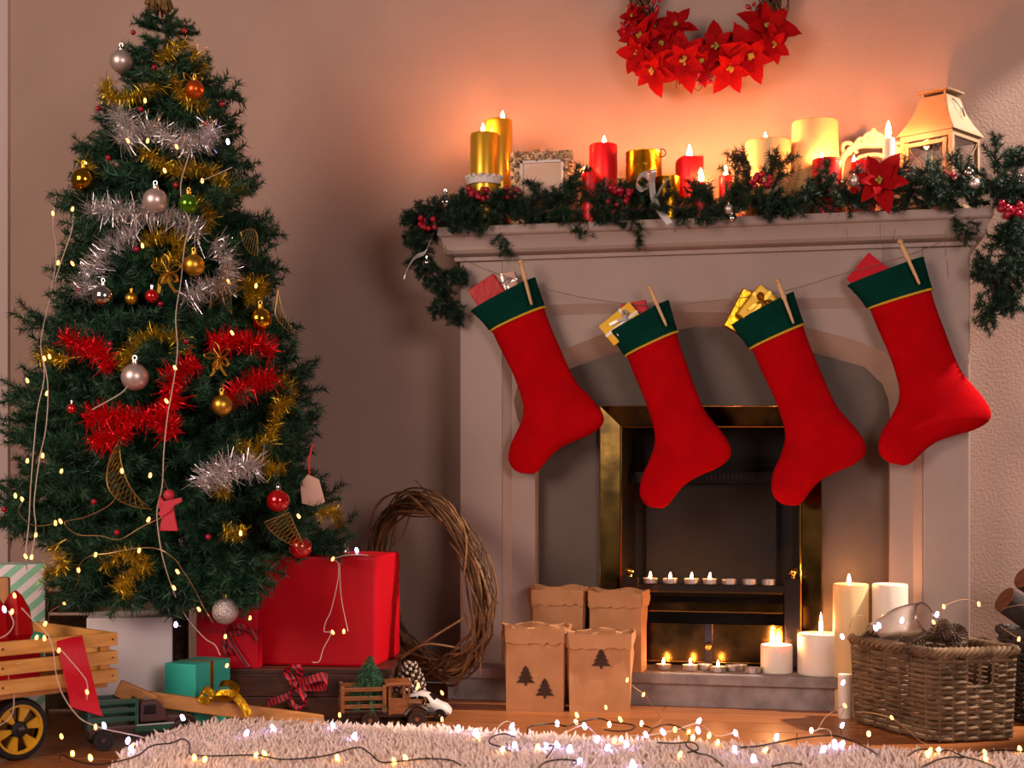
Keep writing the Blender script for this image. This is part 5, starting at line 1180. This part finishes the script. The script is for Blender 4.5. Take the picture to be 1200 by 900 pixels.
# tiny tree in the bed
tp = TD @ V((-.016, .035, .044)); mt = thing('miniature_fir_tree', 'tiny green bristle fir tree standing in the wooden toy truck bed', 'tiny tree', tp)
P = []
for k in range(8):
    z = .016 + k * .0125; R = .056 * (1 - k / 8.6)
    for j in range(11):
        a = j * 2 * PI / 11 + k * .5; P.append([list(tp + V((0, 0, z + .012))), list(tp + V((math.cos(a) * R * .6, math.sin(a) * R * .6, z + .004))), list(tp + V((math.cos(a) * R, math.sin(a) * R, z - .012)))])
v, f = bristles(P, 520, .022, .0015, 1.6); me = rawmesh('bristles', v - np.array(tp), f, mat('toy_fir', '2c5a3a', .7)); ob = bpy.data.objects.new('bristles', me); COL.objects.link(ob); ob.parent = mt
b = MB(); b.tube([tp, tp + V((0, 0, .11))], [.004, .001], 6); b.build('trunk', M['bark'], mt)
pinecone('white-tipped pine cone standing behind the wooden toy truck', CV(cam_ll(481, 3.37), 3.37, 0), .034, .122, (0, 0, 1), True, 5)
# white toy car
TE = frame(CV(cam_ll(496, 3.27), 3.27, 0), cam_dir(.99, -.10), cam_dir(.10, .99), UP); wcar = thing('toy_car', 'small rounded white toy car behind the wooden toy truck', 'toy', TE.to_translation())
sec = [(-.062, .014, .022, .024), (-.055, .012, .040, .030), (-.035, .012, .058, .030), (-.01, .012, .066, .029), (.010, .012, .062, .029), (.022, .012, .050, .029), (.034, .012, .043, .028), (.050, .012, .037, .025), (.060, .014, .026, .020)]
vs = []; n = 14
for x, z0, z1, hw in sec:
    for k in range(n):
        a = 2 * PI * k / n; cy, cz_ = math.cos(a), math.sin(a); vs.append((x, .03 + hw * math.copysign(abs(cy) ** .6, cy), (z0 + z1) / 2 + (z1 - z0) / 2 * math.copysign(abs(cz_) ** .7, cz_)))
b = MB(); b.add(vs, [(i * n + k, i * n + (k + 1) % n, (i + 1) * n + (k + 1) % n, (i + 1) * n + k) for i in range(len(sec) - 1) for k in range(n)] + [tuple(range(n)), tuple((len(sec) - 1) * n + k for k in range(n))], TE); b.build('car_body', M['white'], wcar, 60)
T8 = TE @ frame((0, 0, 0), (1, 0, 0), (0, 0, 1), (0, -1, 0))
for pts in ([(-.042, .042), (-.016, .043), (-.016, .057), (-.034, .055)], [(-.012, .043), (.016, .042), (.008, .056), (-.012, .059)]):
    b = MB(); b.prism(pts, -.0035, .0005, T8); b.build('side_window', M['darkglass'], wcar, 0)
for pts in ([(.018, .048), (.009, .060)], ):
    b = MB(); b.add([TE @ V((.0255, .012, .0485)), TE @ V((.0255, .048, .0485)), TE @ V((.0125, .046, .0615)), TE @ V((.0125, .014, .0615))], [(0, 1, 2, 3)]); b.build('windscreen', M['darkglass'], wcar, 0)
for x in (-.04, .038):
    for y in (.002, .058): small_wheel(wcar, TE, x, y, .0145, .010, M['rubber'], M['chrome'])
# ------------------------------------------------------------------ mantel: frame, pots, carving, lantern
YF = -.205
a0, a1, a2, a3 = PY(599, 190, YF), PY(671, 190, YF), PY(612, 190, YF), PY(660, 190, YF)
ztp, zin = PY(635, 178, YF).z, PY(635, 190, YF).z
pf = thing('picture_frame', 'small picture frame with a jewelled border beside the gold candles', 'picture frame', ((a0.x + a1.x) / 2, YF, ZT))
b = MB()
for x0, x1, z0, z1 in ((a0.x, a2.x, ZT, ztp), (a3.x, a1.x, ZT, ztp), (a2.x, a3.x, zin, ztp), (a2.x, a3.x, ZT, ZT + .03)): b.box(((x0 + x1) / 2, YF, (z0 + z1) / 2), (x1 - x0, .014, z1 - z0))
b.build('outer_frame', M['frame'], pf, 0)
b = MB(); rs = random.Random(6)
for k in range(240):
    while True:
        x, z = rs.uniform(a0.x, a1.x), rs.uniform(ZT, ztp)
        if not (a2.x < x < a3.x and ZT + .03 < z < zin): break
    b.sphere((x, YF - .008 - rs.random() * .004, z + .001), rs.uniform(.0022, .0048), 6)
b.build('beads', mat('bead_mix', 'e0b890', .25, .3, c2='54483e', nscale=120), pf, 60)
b = MB(); rt = .006
xs0, xs1, z0, z1 = a2.x - .002, a3.x + .002, ZT + .028, zin + .002
for x0, x1, q0, q1 in ((xs0, xs0 + rt, z0, z1), (xs1 - rt, xs1, z0, z1), (xs0, xs1, z1 - rt, z1), (xs0, xs1, z0, z0 + rt)): b.box(((x0 + x1) / 2, YF - .009, (q0 + q1) / 2), (x1 - x0, .010, q1 - q0))
b.build('inner_frame', M['lace'], pf, 0)
b = MB(); b.box(((xs0 + xs1) / 2, YF - .007, (z0 + z1) / 2), (xs1 - xs0 - .008, .003, z1 - z0 - .008)); b.build('picture', mat('framed_print', 'e6c8b4', .08, c2='dcb89c', nscale=16), pf, 0)
x_c = (xs0 + xs1) / 2
b = MB(); b.prism([(x_c + dx * .001, z0 + .022 + dz * .001) for dx, dz in ((-17, 0), (17, 0), (17, 13), (20, 13), (10, 24), (0, 29), (-10, 24), (-20, 13), (-17, 13))], 0, .0006, frame((0, YF - .0086, 0), (1, 0, 0), (0, 0, 1), (0, -1, 0))); b.build('house_glare', mat('glare_gold', 'e8ac4c', .15), pf, 0)  # gold house shape with the candle glare on the picture glass painted in
# lace band round the shorter gold candle
c = PY(567.5, 212, -.215); b = MB(); r = 20 * MPP(c)
b.lathe([(r, c.z - .012), (r * 1.02, c.z + .006), (r * 1.0, c.z + .006), (r * .98, c.z - .012)], 40, Matrix.Translation((c.x, c.y, 0)), False)
for k in range(16):
    a = k * PI / 8; b.sphere((c.x + r * 1.01 * math.cos(a), c.y + r * 1.01 * math.sin(a), c.z + .007), .006, 7, 1)
b2 = b.build('lace_band', M['lace'], None, 50, at=(c.x, c.y, c.z)); tag(b2, 'white scalloped lace band around the foot of the gold candles', 'lace')
def pot(label, px, ytop, rpx, Y, handle):
    c = PY(px, ytop, Y); r = rpx * MPP(c); t = thing('gold_pot', label, 'pot', (c.x, c.y, ZT), 'gold pots on the mantel')
    b = MB(); h = c.z - ZT; b.lathe([(r * .96, 0), (r, .004), (r, h - .004), (r * 1.02, h - .003), (r * 1.02, h), (r * .97, h), (r * .95, h - .004), (r * .94, .006), (1e-7, .006)], 34, Matrix.Translation((c.x, c.y, ZT))); b.build('pot_body', M['goldfoil'], t, 50)
    b = MB(); b.lathe([(r * .94, h * .8), (1e-7, h * .8)], 24, Matrix.Translation((c.x, c.y, ZT))); b.build('wax_fill', M['wax'], t)
    if handle:
        b = MB(); q = V((c.x + r * .92, c.y - r * .3, ZT + h - .006)); b.tube([q + V((math.cos(a) * .009 + .006, 0, math.sin(a) * .010)) for a in np.arange(0, 6.28, .5)], .0016, 6, True); b.build('ring_handle', M['iron'], t)
pot('larger gold pot with a ring handle between two red candles', 754.5, 179, 21, -.165, True); pot('smaller gold pot in front of the melted red candle', 782.5, 208, 14.5, -.225, False)
# carved scroll frame
YC = -.10; c = PY(1024, 196, YC); s = MPP(c); cv = thing('carved_frame', 'cream carved scrollwork frame leaning on the wall behind the white taper', 'frame', (c.x, YC, ZT))
Q = lambda x, y: PY(x, y, YC)
def scroll(pts, r): 
    b = MB(); b.tube(spline([Q(*p) for p in pts], 6), r, 8, flat=None); b.build('scroll', M['creamwood'], cv)
def mir(pts): return [(2048 - x, y) for x, y in pts]
for pts, r in (([(985, 192), (990, 182), (999, 174), (1010, 170), (1024, 170)], .0085), ([(998, 178), (992, 181), (987, 176), (989, 169), (996, 168), (1000, 173), (996, 176)], .0055), ([(1004, 180), (1002, 172), (1007, 163), (1014, 164), (1013, 171), (1008, 170)], .005), ([(1012, 168), (1014, 160), (1020, 157), (1024, 160)], .0055), ([(986, 190), (984, 210), (988, 240)], .009), ([(1000, 192), (1008, 184), (1024, 181)], .005), ([(1018, 166), (1021, 158), (1024, 153)], .006)):
    scroll(pts, r); scroll(mir(pts), r)
b = MB(); b.sphere(Q(1024, 156), .009, 12, 1.5); b.sphere(Q(1024, 166), .011, 12); b.build('crest', M['creamwood'], cv)
b = MB(); q0, q1 = Q(990, 200), Q(1058, 200); b.box(((q0.x + q1.x) / 2, YC, ZT + .012), (q1.x - q0.x, .022, .024)); b.build('frame_foot', M['creamwood'], cv, 0, .003)
# lantern
lc = PY(1116, 150, -.205); s = MPP(lc); Wl = 68 * s; al = math.radians(28)
ray = (lc - CAM); ray.z = 0; ray.normalize(); pr = V((ray.y, -ray.x, 0))
lx = (-pr * math.cos(al) + ray * math.sin(al)); ly = (pr * math.sin(al) + ray * math.cos(al))
L4 = frame((lc.x, lc.y, ZT), lx, ly, UP) @ Matrix.Translation((Wl / 2, Wl / 2, 0))
ln = thing('lantern', 'cream metal lantern with glass sides at the sunlit end of the mantel', 'lantern', L4.to_translation())
zb1 = PY(1116, 150, -.205).z - ZT; zcap = PY(1105, 108, -.16).z - ZT; hw = Wl / 2; zw = zb1 - 60 * s
bx_('base', (0, 0, .006), (Wl + .01, Wl + .01, .012), M['lantern'], ln, L4, .002)
t_ = 5.5 * s
for i in (-1, 1):
    for j in (-1, 1): bx_('corner_post', (i * (hw - t_ / 2), j * (hw - t_ / 2), (.012 + zb1) / 2), (t_, t_, zb1 - .012), M['lantern'], ln, L4, .001)
for z in (zb1 - t_ * .6, .018):
    for j in (-1, 1):
        bx_('rail', (0, j * (hw - t_ / 2), z), (Wl - 2 * t_, t_, t_ * 1.3), M['lantern'], ln, L4, .001); bx_('rail', (j * (hw - t_ / 2), 0, z), (t_, Wl - 2 * t_, t_ * 1.3), M['lantern'], ln, L4, .001)
for z in (zb1 - t_ * 2.2, .032):                                  # door frame on the face to the tree
    bx_('door_rail', (0, -hw - .001, z), (Wl - 2.2 * t_, .004, t_ * .9), M['lantern'], ln, L4, .0006)
for x in (-1, 1): bx_('door_stile', (x * (hw - 1.7 * t_), -hw - .001, zb1 / 2 + .008), (t_ * .9, .004, zb1 - .05), M['lantern'], ln, L4, .0006)
for k, (cx, cy, dx, dy) in enumerate(((0, -hw + t_ / 2, Wl - 2 * t_, .0012), (0, hw - t_ / 2, Wl - 2 * t_, .0012), (-hw + t_ / 2, 0, .0012, Wl - 2 * t_), (hw - t_ / 2, 0, .0012, Wl - 2 * t_))):
    b = MB(); b.box((cx, cy, (zb1 + .012) / 2), (dx, dy, zb1 - .035), L4); b.build('glass_pane', M['glass'], ln, 0)
for k in range(4):                                                # wire crosses on the panes
    R4 = L4 @ Matrix.Rotation(k * PI / 2, 4, 'Z'); e = hw - t_; yy = -hw + t_ * .2
    for sg in (-1, 1):
        b = MB(); b.tube([R4 @ V((-e * sg, yy, zb1 - t_ * 1.5)), R4 @ V((e * sg * .15, yy, zb1 - t_ * 1.5 - e * 1.5))], .0012, 5); b.build('cross_wire', M['lantern'], ln)
vs = []; pr_ = [(hw * 1.09, zb1), (hw * 1.09, zb1 + .003), (hw * .86, zb1 + 14 * s), (hw * .66, zb1 + 28 * s), (hw * .54, zb1 + 42 * s), (hw * .50, zcap - .002)]
for h_, z in pr_: vs += [(-h_, -h_, z), (h_, -h_, z), (h_, h_, z), (-h_, h_, z)]
b = MB(); b.add(vs, [(i * 4 + k, i * 4 + (k + 1) % 4, i * 4 + 4 + (k + 1) % 4, i * 4 + 4 + k) for i in range(5) for k in range(4)] + [(3, 2, 1, 0), (20, 21, 22, 23)], L4); b.build('flared_roof', M['lantern'], ln, 35)
for i in (-1, 1):
    for j in (-1, 1): bx_('cap_post', (i * hw * .42, j * hw * .42, zcap + .003), (.005, .005, .012), M['lantern'], ln, L4, .0005)
bx_('cap_plate', (0, 0, zcap + .0105), (hw * 1.22, hw * 1.22, .005), M['lantern'], ln, L4, .001)
b = MB(); b.tube(spline([L4 @ V((-hw * .55, -.01, zcap - .01)), L4 @ V((-hw * .75, 0, zcap - .03)), L4 @ V((-hw * .86, .01, zcap - .055)), L4 @ V((-hw * .70, .02, zcap - .03))], 6), .0014, 5); b.build('carry_ring', M['iron'], ln)
# white filigree tree in the lantern
fc = L4 @ V((-.02, -.015, .012)); fg = thing('filigree_tree', 'white filigree tree ornament standing inside the lantern', 'ornament', fc)
b = MB()
for k in range(6):
    z = .115 + k * .018; R = .036 * (1 - k / 6.5)
    for j in range(7):
        a = j * 2 * PI / 7 + k * .4; q = fc + V((math.cos(a) * R, math.sin(a) * R, z)); b.tube([q + V((math.cos(t2) * .007 * math.cos(a), math.cos(t2) * .007 * math.sin(a), math.sin(t2) * .008)) for t2 in np.arange(0, 6.28, .8)], .0012, 4, True)
b.build('filigree', M['lace'], fg); b = MB(); b.tube([fc, fc + V((0, 0, .225))], [.006, .001], 6); b.build('stem', M['lace'], fg)
# ------------------------------------------------------------------ shag rug
fl_px = [(120, 930), (150, 906), (190, 884), (222, 872), (262, 866), (330, 867), (420, 872), (520, 875), (600, 882), (700, 888), (800, 893), (900, 897), (1000, 901), (1100, 906), (1210, 909)]
out = [PZ(x, y, .0) for x, y in fl_px]; poly = [(p.x, p.y) for p in out]
e1, e0 = CV(cam_ll(1220, 2.3), 2.3, 0), CV(cam_ll(60, 2.3), 2.3, 0); poly += [(e1.x, e1.y), (e0.x, e0.y)]
rg_ = thing('shag_rug', 'thick cream sheepskin-like rug in front of the fireplace', 'rug', (sum(p[0] for p in poly) / len(poly), sum(p[1] for p in poly) / len(poly), 0))
b = MB(); b.prism(poly, .0, .012); b.build('rug_backing', M['rug'], rg_, 0)
P = np.array(poly); lo, hi = P.min(0), P.max(0); N = 30000
q = RNG.uniform(lo, hi, (N, 2)); ins = np.zeros(N, bool)
for i in range(len(P)):
    a, c = P[i], P[i - 1]; cond = (a[1] > q[:, 1]) != (c[1] > q[:, 1])
    with np.errstate(divide='ignore', invalid='ignore'): xi = (c[0] - a[0]) * (q[:, 1] - a[1]) / (c[1] - a[1]) + a[0]
    ins ^= cond & (q[:, 0] < xi)
q = q[ins]; n = len(q); H = .040 * RNG.uniform(.7, 1.2, n); az = RNG.uniform(0, 2 * PI, n) * .6 + np.sin(q[:, 0] * 9) * 1.2 + np.cos(q[:, 1] * 11); ln_ = RNG.uniform(.15, .9, n) * .03
dx, dy = np.cos(az) * ln_, np.sin(az) * ln_; wv = RNG.uniform(-1, 1, (n, 2)) * .006
base = np.stack([q[:, 0], q[:, 1], np.full(n, .008)], 1)
lv = []
for t, r in ((0, .0052), (.45, .0048), (.8, .0034), (1.0, .0006)):
    c = base + np.stack([dx * t ** 1.5 + wv[:, 0] * math.sin(t * PI), dy * t ** 1.5 + wv[:, 1] * math.sin(t * PI), H * t * (1 - .12 * t)], 1)
    ring = np.array([[math.cos(k * 2 * PI / 4 + .4), math.sin(k * 2 * PI / 4 + .4), 0] for k in range(4)]) * r
    lv.append(c[:, None, :] + ring[None])
v = np.stack(lv, 1).reshape(-1, 3); i = np.arange(n)[:, None] * 16; fs = []
for l in range(3):
    for k in range(4): fs.append(i + [[l * 4 + k, l * 4 + (k + 1) % 4, l * 4 + 4 + (k + 1) % 4, l * 4 + 4 + k]])
me = rawmesh('wool_pile', v - np.array(ORG[rg_.name]), np.concatenate(fs), M['rug']); me.polygons.foreach_set('use_smooth', [True] * len(me.polygons))
ob = bpy.data.objects.new('wool_pile', me); COL.objects.link(ob); ob.parent = rg_; ob['kind'] = 'stuff'
# ------------------------------------------------------------------ fairy lights on the floor and rug
def onrug(x, y, z=.040): return PZ(x, y, z)
R_ = lambda x, y: PZ(x, y, .051)
lights('string_lights', 'black-wired fairy lights snaking over the tree end of the rug', [[(70, 893), (72, 884), (84, 890), (110, 896), (135, 893), (160, 886), (178, 874), (200, 871), (214, 866), (222, 872), (224, 884), (250, 886), (300, 885), (332, 890), (380, 886), (418, 876), (432, 882), (446, 893), (470, 892), (500, 889), (528, 891), (540, 897)]],
       [(85, 883, 'a'), (106, 888, 'a'), (228, 888, 'a'), (240, 890, 'a'), (310, 883, 'a'), (300, 885, 'a'), (395, 888, 'a'), (462, 892, 'a'), (475, 888, 'a')], R_, M['wireb'], PZ(300, 885, .04), .0016, sc=1.5)
lights('string_lights', 'black-wired fairy lights tangled on the rug in front of the paper bags', [[(604, 864), (590, 860), (576, 864), (574, 871), (590, 876), (598, 880)], [(618, 860), (620, 852), (632, 849), (650, 848), (664, 851), (680, 846), (702, 842), (716, 846), (734, 848), (744, 851), (738, 856), (722, 857), (708, 855)], [(632, 899), (640, 893), (658, 890), (676, 892), (672, 897)], [(636, 875), (648, 874), (646, 880), (640, 888)],
        [(752, 850), (764, 854), (758, 862)], [(764, 854), (780, 849), (798, 853), (808, 863), (804, 873), (816, 882), (832, 886), (848, 898)], [(770, 870), (790, 871), (812, 870), (818, 878), (806, 882)]],
       [(653, 848, 'c'), (676, 838, 'a'), (675, 846), (685, 851, 'c'), (714, 849), (727, 843, 'a'), (752, 848), (728, 866), (734, 872, 'c'), (757, 861, 'c'), (777, 858, 'c'), (791, 855, 'a'), (807, 858, 'a'), (812, 864), (831, 862, 'a'), (841, 870, 'a'), (653, 873, 'c'), (679, 892, 'c'), (741, 895, 'c'), (589, 878), (630, 875, 'a'), (720, 868, 'a'), (797, 884, 'a')], R_, M['wireb'], PZ(700, 860, .04), .0016, sc=1.5)
lights('string_lights', 'black-wired fairy lights along the rug edge before the wicker basket', [[(868, 876), (890, 874), (915, 869), (945, 864), (975, 862), (998, 868), (1015, 876), (1028, 884)], [(1019, 874), (1019, 866)], [(1064, 886), (1075, 879), (1088, 878), (1100, 881), (1112, 879), (1128, 886), (1150, 892), (1166, 899)], [(1080, 899), (1100, 890), (1116, 887), (1130, 888)], [(1146, 886), (1160, 880), (1180, 879), (1205, 881)], [(905, 898), (925, 894), (940, 896)]],
       [(1018, 860), (1087, 884, 'a'), (1100, 879), (1154, 882, 'a'), (1155, 889, 'a'), (1195, 878, 'a'), (897, 879, 'a'), (951, 856), (1090, 880, 'a')], R_, M['wireb'], PZ(1050, 880, .04), .0016, sc=1.5)
lights('string_lights', 'clear-wired cool white fairy lights scattered along the far edge of the rug', [[(212, 838), (222, 846), (205, 858), (180, 862)], [(270, 862), (300, 850), (320, 853), (345, 846), (370, 842), (390, 850), (415, 862)], [(540, 857), (556, 858), (572, 864), (588, 848), (598, 846), (602, 856), (620, 868), (652, 872)], [(660, 860), (684, 850), (700, 862), (716, 874), (734, 872)], [(734, 862), (757, 862), (790, 856), (818, 848), (840, 862), (862, 859), (868, 868), (890, 886)], [(952, 858), (962, 854), (972, 856), (976, 866), (986, 872)]],
       [(150, 868, 'c'), (154, 878, 'c'), (289, 859, 'c'), (320, 853, 'c'), (390, 850, 'c'), (415, 862, 'c'), (537, 853, 'c'), (557, 858, 'c'), (600, 851, 'c'), (601, 857, 'c'), (603, 873, 'c'), (560, 862), (700, 866, 'c'), (667, 877, 'c'), (712, 876, 'c'), (819, 845, 'c'), (818, 856, 'c'), (862, 859, 'c'), (861, 878, 'c'), (883, 889, 'c'), (910, 864, 'c'), (978, 871, 'c'), (987, 872, 'c'), (965, 878, 'c'), (640, 874, 'c')], R_, M['wirew'], PZ(560, 860, .04), .0011, sc=1.5)
Dg = lambda d: (lambda x, y: PD(x, y, d))
lights('string_lights', 'fine copper fairy lights rising from the rug against the one-tree bag', [[(690, 852), (700, 846), (712, 828), (724, 818), (730, 806)], [(738, 800), (744, 806), (756, 815), (768, 832), (780, 848), (792, 856)]], [(735, 797), (710, 829), (754, 814)], Dg(3.30), M['wirec'], PD(735, 830, 3.3), .0007, sc=.95)
lights('string_lights', 'copper fairy lights looping over the wicker basket front onto the floor', [[(958, 856), (966, 842), (978, 832), (990, 827)], [(1003, 834), (1024, 836), (1045, 842), (1062, 854), (1078, 868), (1098, 879)], [(990, 830), (985, 840), (984, 852)]], [(990, 827), (1045, 841), (987, 850, 'c'), (951, 856)], Dg(2.93), M['wirec'], PD(1045, 842, 2.93), .0007, sc=.95)
lights('string_lights', 'copper fairy lights arching over the top of the wicker basket', [[(1094, 742), (1100, 722), (1106, 711), (1125, 703), (1140, 704), (1148, 708)], [(1165, 722), (1180, 712), (1204, 708)], [(1172, 734), (1184, 742), (1194, 748)], [(995, 736), (1000, 724), (1010, 721), (1016, 728)]], [(1106, 711), (1147, 708), (1194, 749), (1094, 729, 'a'), (1098, 720, 'c'), (1057, 727, 'c'), (1030, 733, 'c'), (1026, 736, 'c'), (987, 746, 'c'), (988, 800, 'c')], Dg(3.02), M['wirec'], PD(1100, 740, 3.02), .0007, sc=.95)
lights('string_lights', 'clear fairy lights draped on the wooden wagon and its presents', [[(25, 712), (40, 728), (55, 742), (62, 760), (66, 790), (74, 815), (92, 840), (110, 850), (130, 856), (160, 862), (180, 868)], [(0, 850), (14, 838), (16, 815), (10, 795), (14, 780), (24, 778)], [(72, 762), (92, 785), (102, 800), (102, 820)], [(0, 748), (10, 742), (16, 730), (10, 716)], [(180, 868), (200, 866), (220, 858), (224, 846)]],
       [(17, 698), (14, 717, 'a'), (5, 714, 'c'), (53, 731), (43, 747), (69, 762), (102, 811), (72, 863), (112, 852), (122, 850, 'c'), (214, 841, 'c'), (155, 874), (52, 748, 'a')], Dg(2.77), M['wirew'], PD(60, 780, 2.77), .001, sc=.95)
lights('string_lights', 'warm fairy lights hanging over the front of the big red gift', [[(388, 655), (396, 660), (396, 680), (388, 715), (382, 728), (380, 740), (388, 742), (379, 760), (374, 775), (366, 776)], [(398, 660), (400, 700), (408, 740)], [(390, 655), (404, 651), (420, 650), (432, 651)]], [(390, 655), (390, 741), (403, 740, 'a'), (418, 645, 'c')], Dg(3.2), M['wirew'], PD(390, 700, 3.2), .001, sc=.95)
lights('string_lights', 'warm fairy lights strung past the toy truck and the red ribboned gift', [[(207, 684), (214, 714), (222, 728), (240, 748), (252, 756), (258, 768)], [(206, 732), (212, 734)]], [(264, 746), (206, 732, 'c'), (266, 780, 'a'), (398, 838, 'a'), (518, 812), (490, 803), (518, 843, 'a'), (489, 806, 'a'), (293, 724)], Dg(3.08), M['wirew'], PD(250, 740, 3.08), .0011, sc=.95)
v = None
b = MB()
for (px, py, dx, ln_) in ((522, 288, 2, 12), (480, 250, 1, 6), (666, 300, 0, 5), (918, 288, 1, 9), (1031, 262, 2, 26), (1035, 285, 0, 24), (1049, 268, -4, 18), (880, 292, 1, 6), (992, 268, 1, 10), (800, 250, 0, 6), (1108, 270, 0, 30), (1110, 305, 1, 20), (493, 350, -4, 12), (754, 258, 0, 6)):
    b.tube([PY(px, py, -.253), PY(px + dx * .3, py + ln_ * .5, -.254), PY(px + dx, py + ln_, -.252)], .0006, 4)
ob = b.build('tinsel_threads', M['goldm'], gl); ob['kind'] = 'stuff'
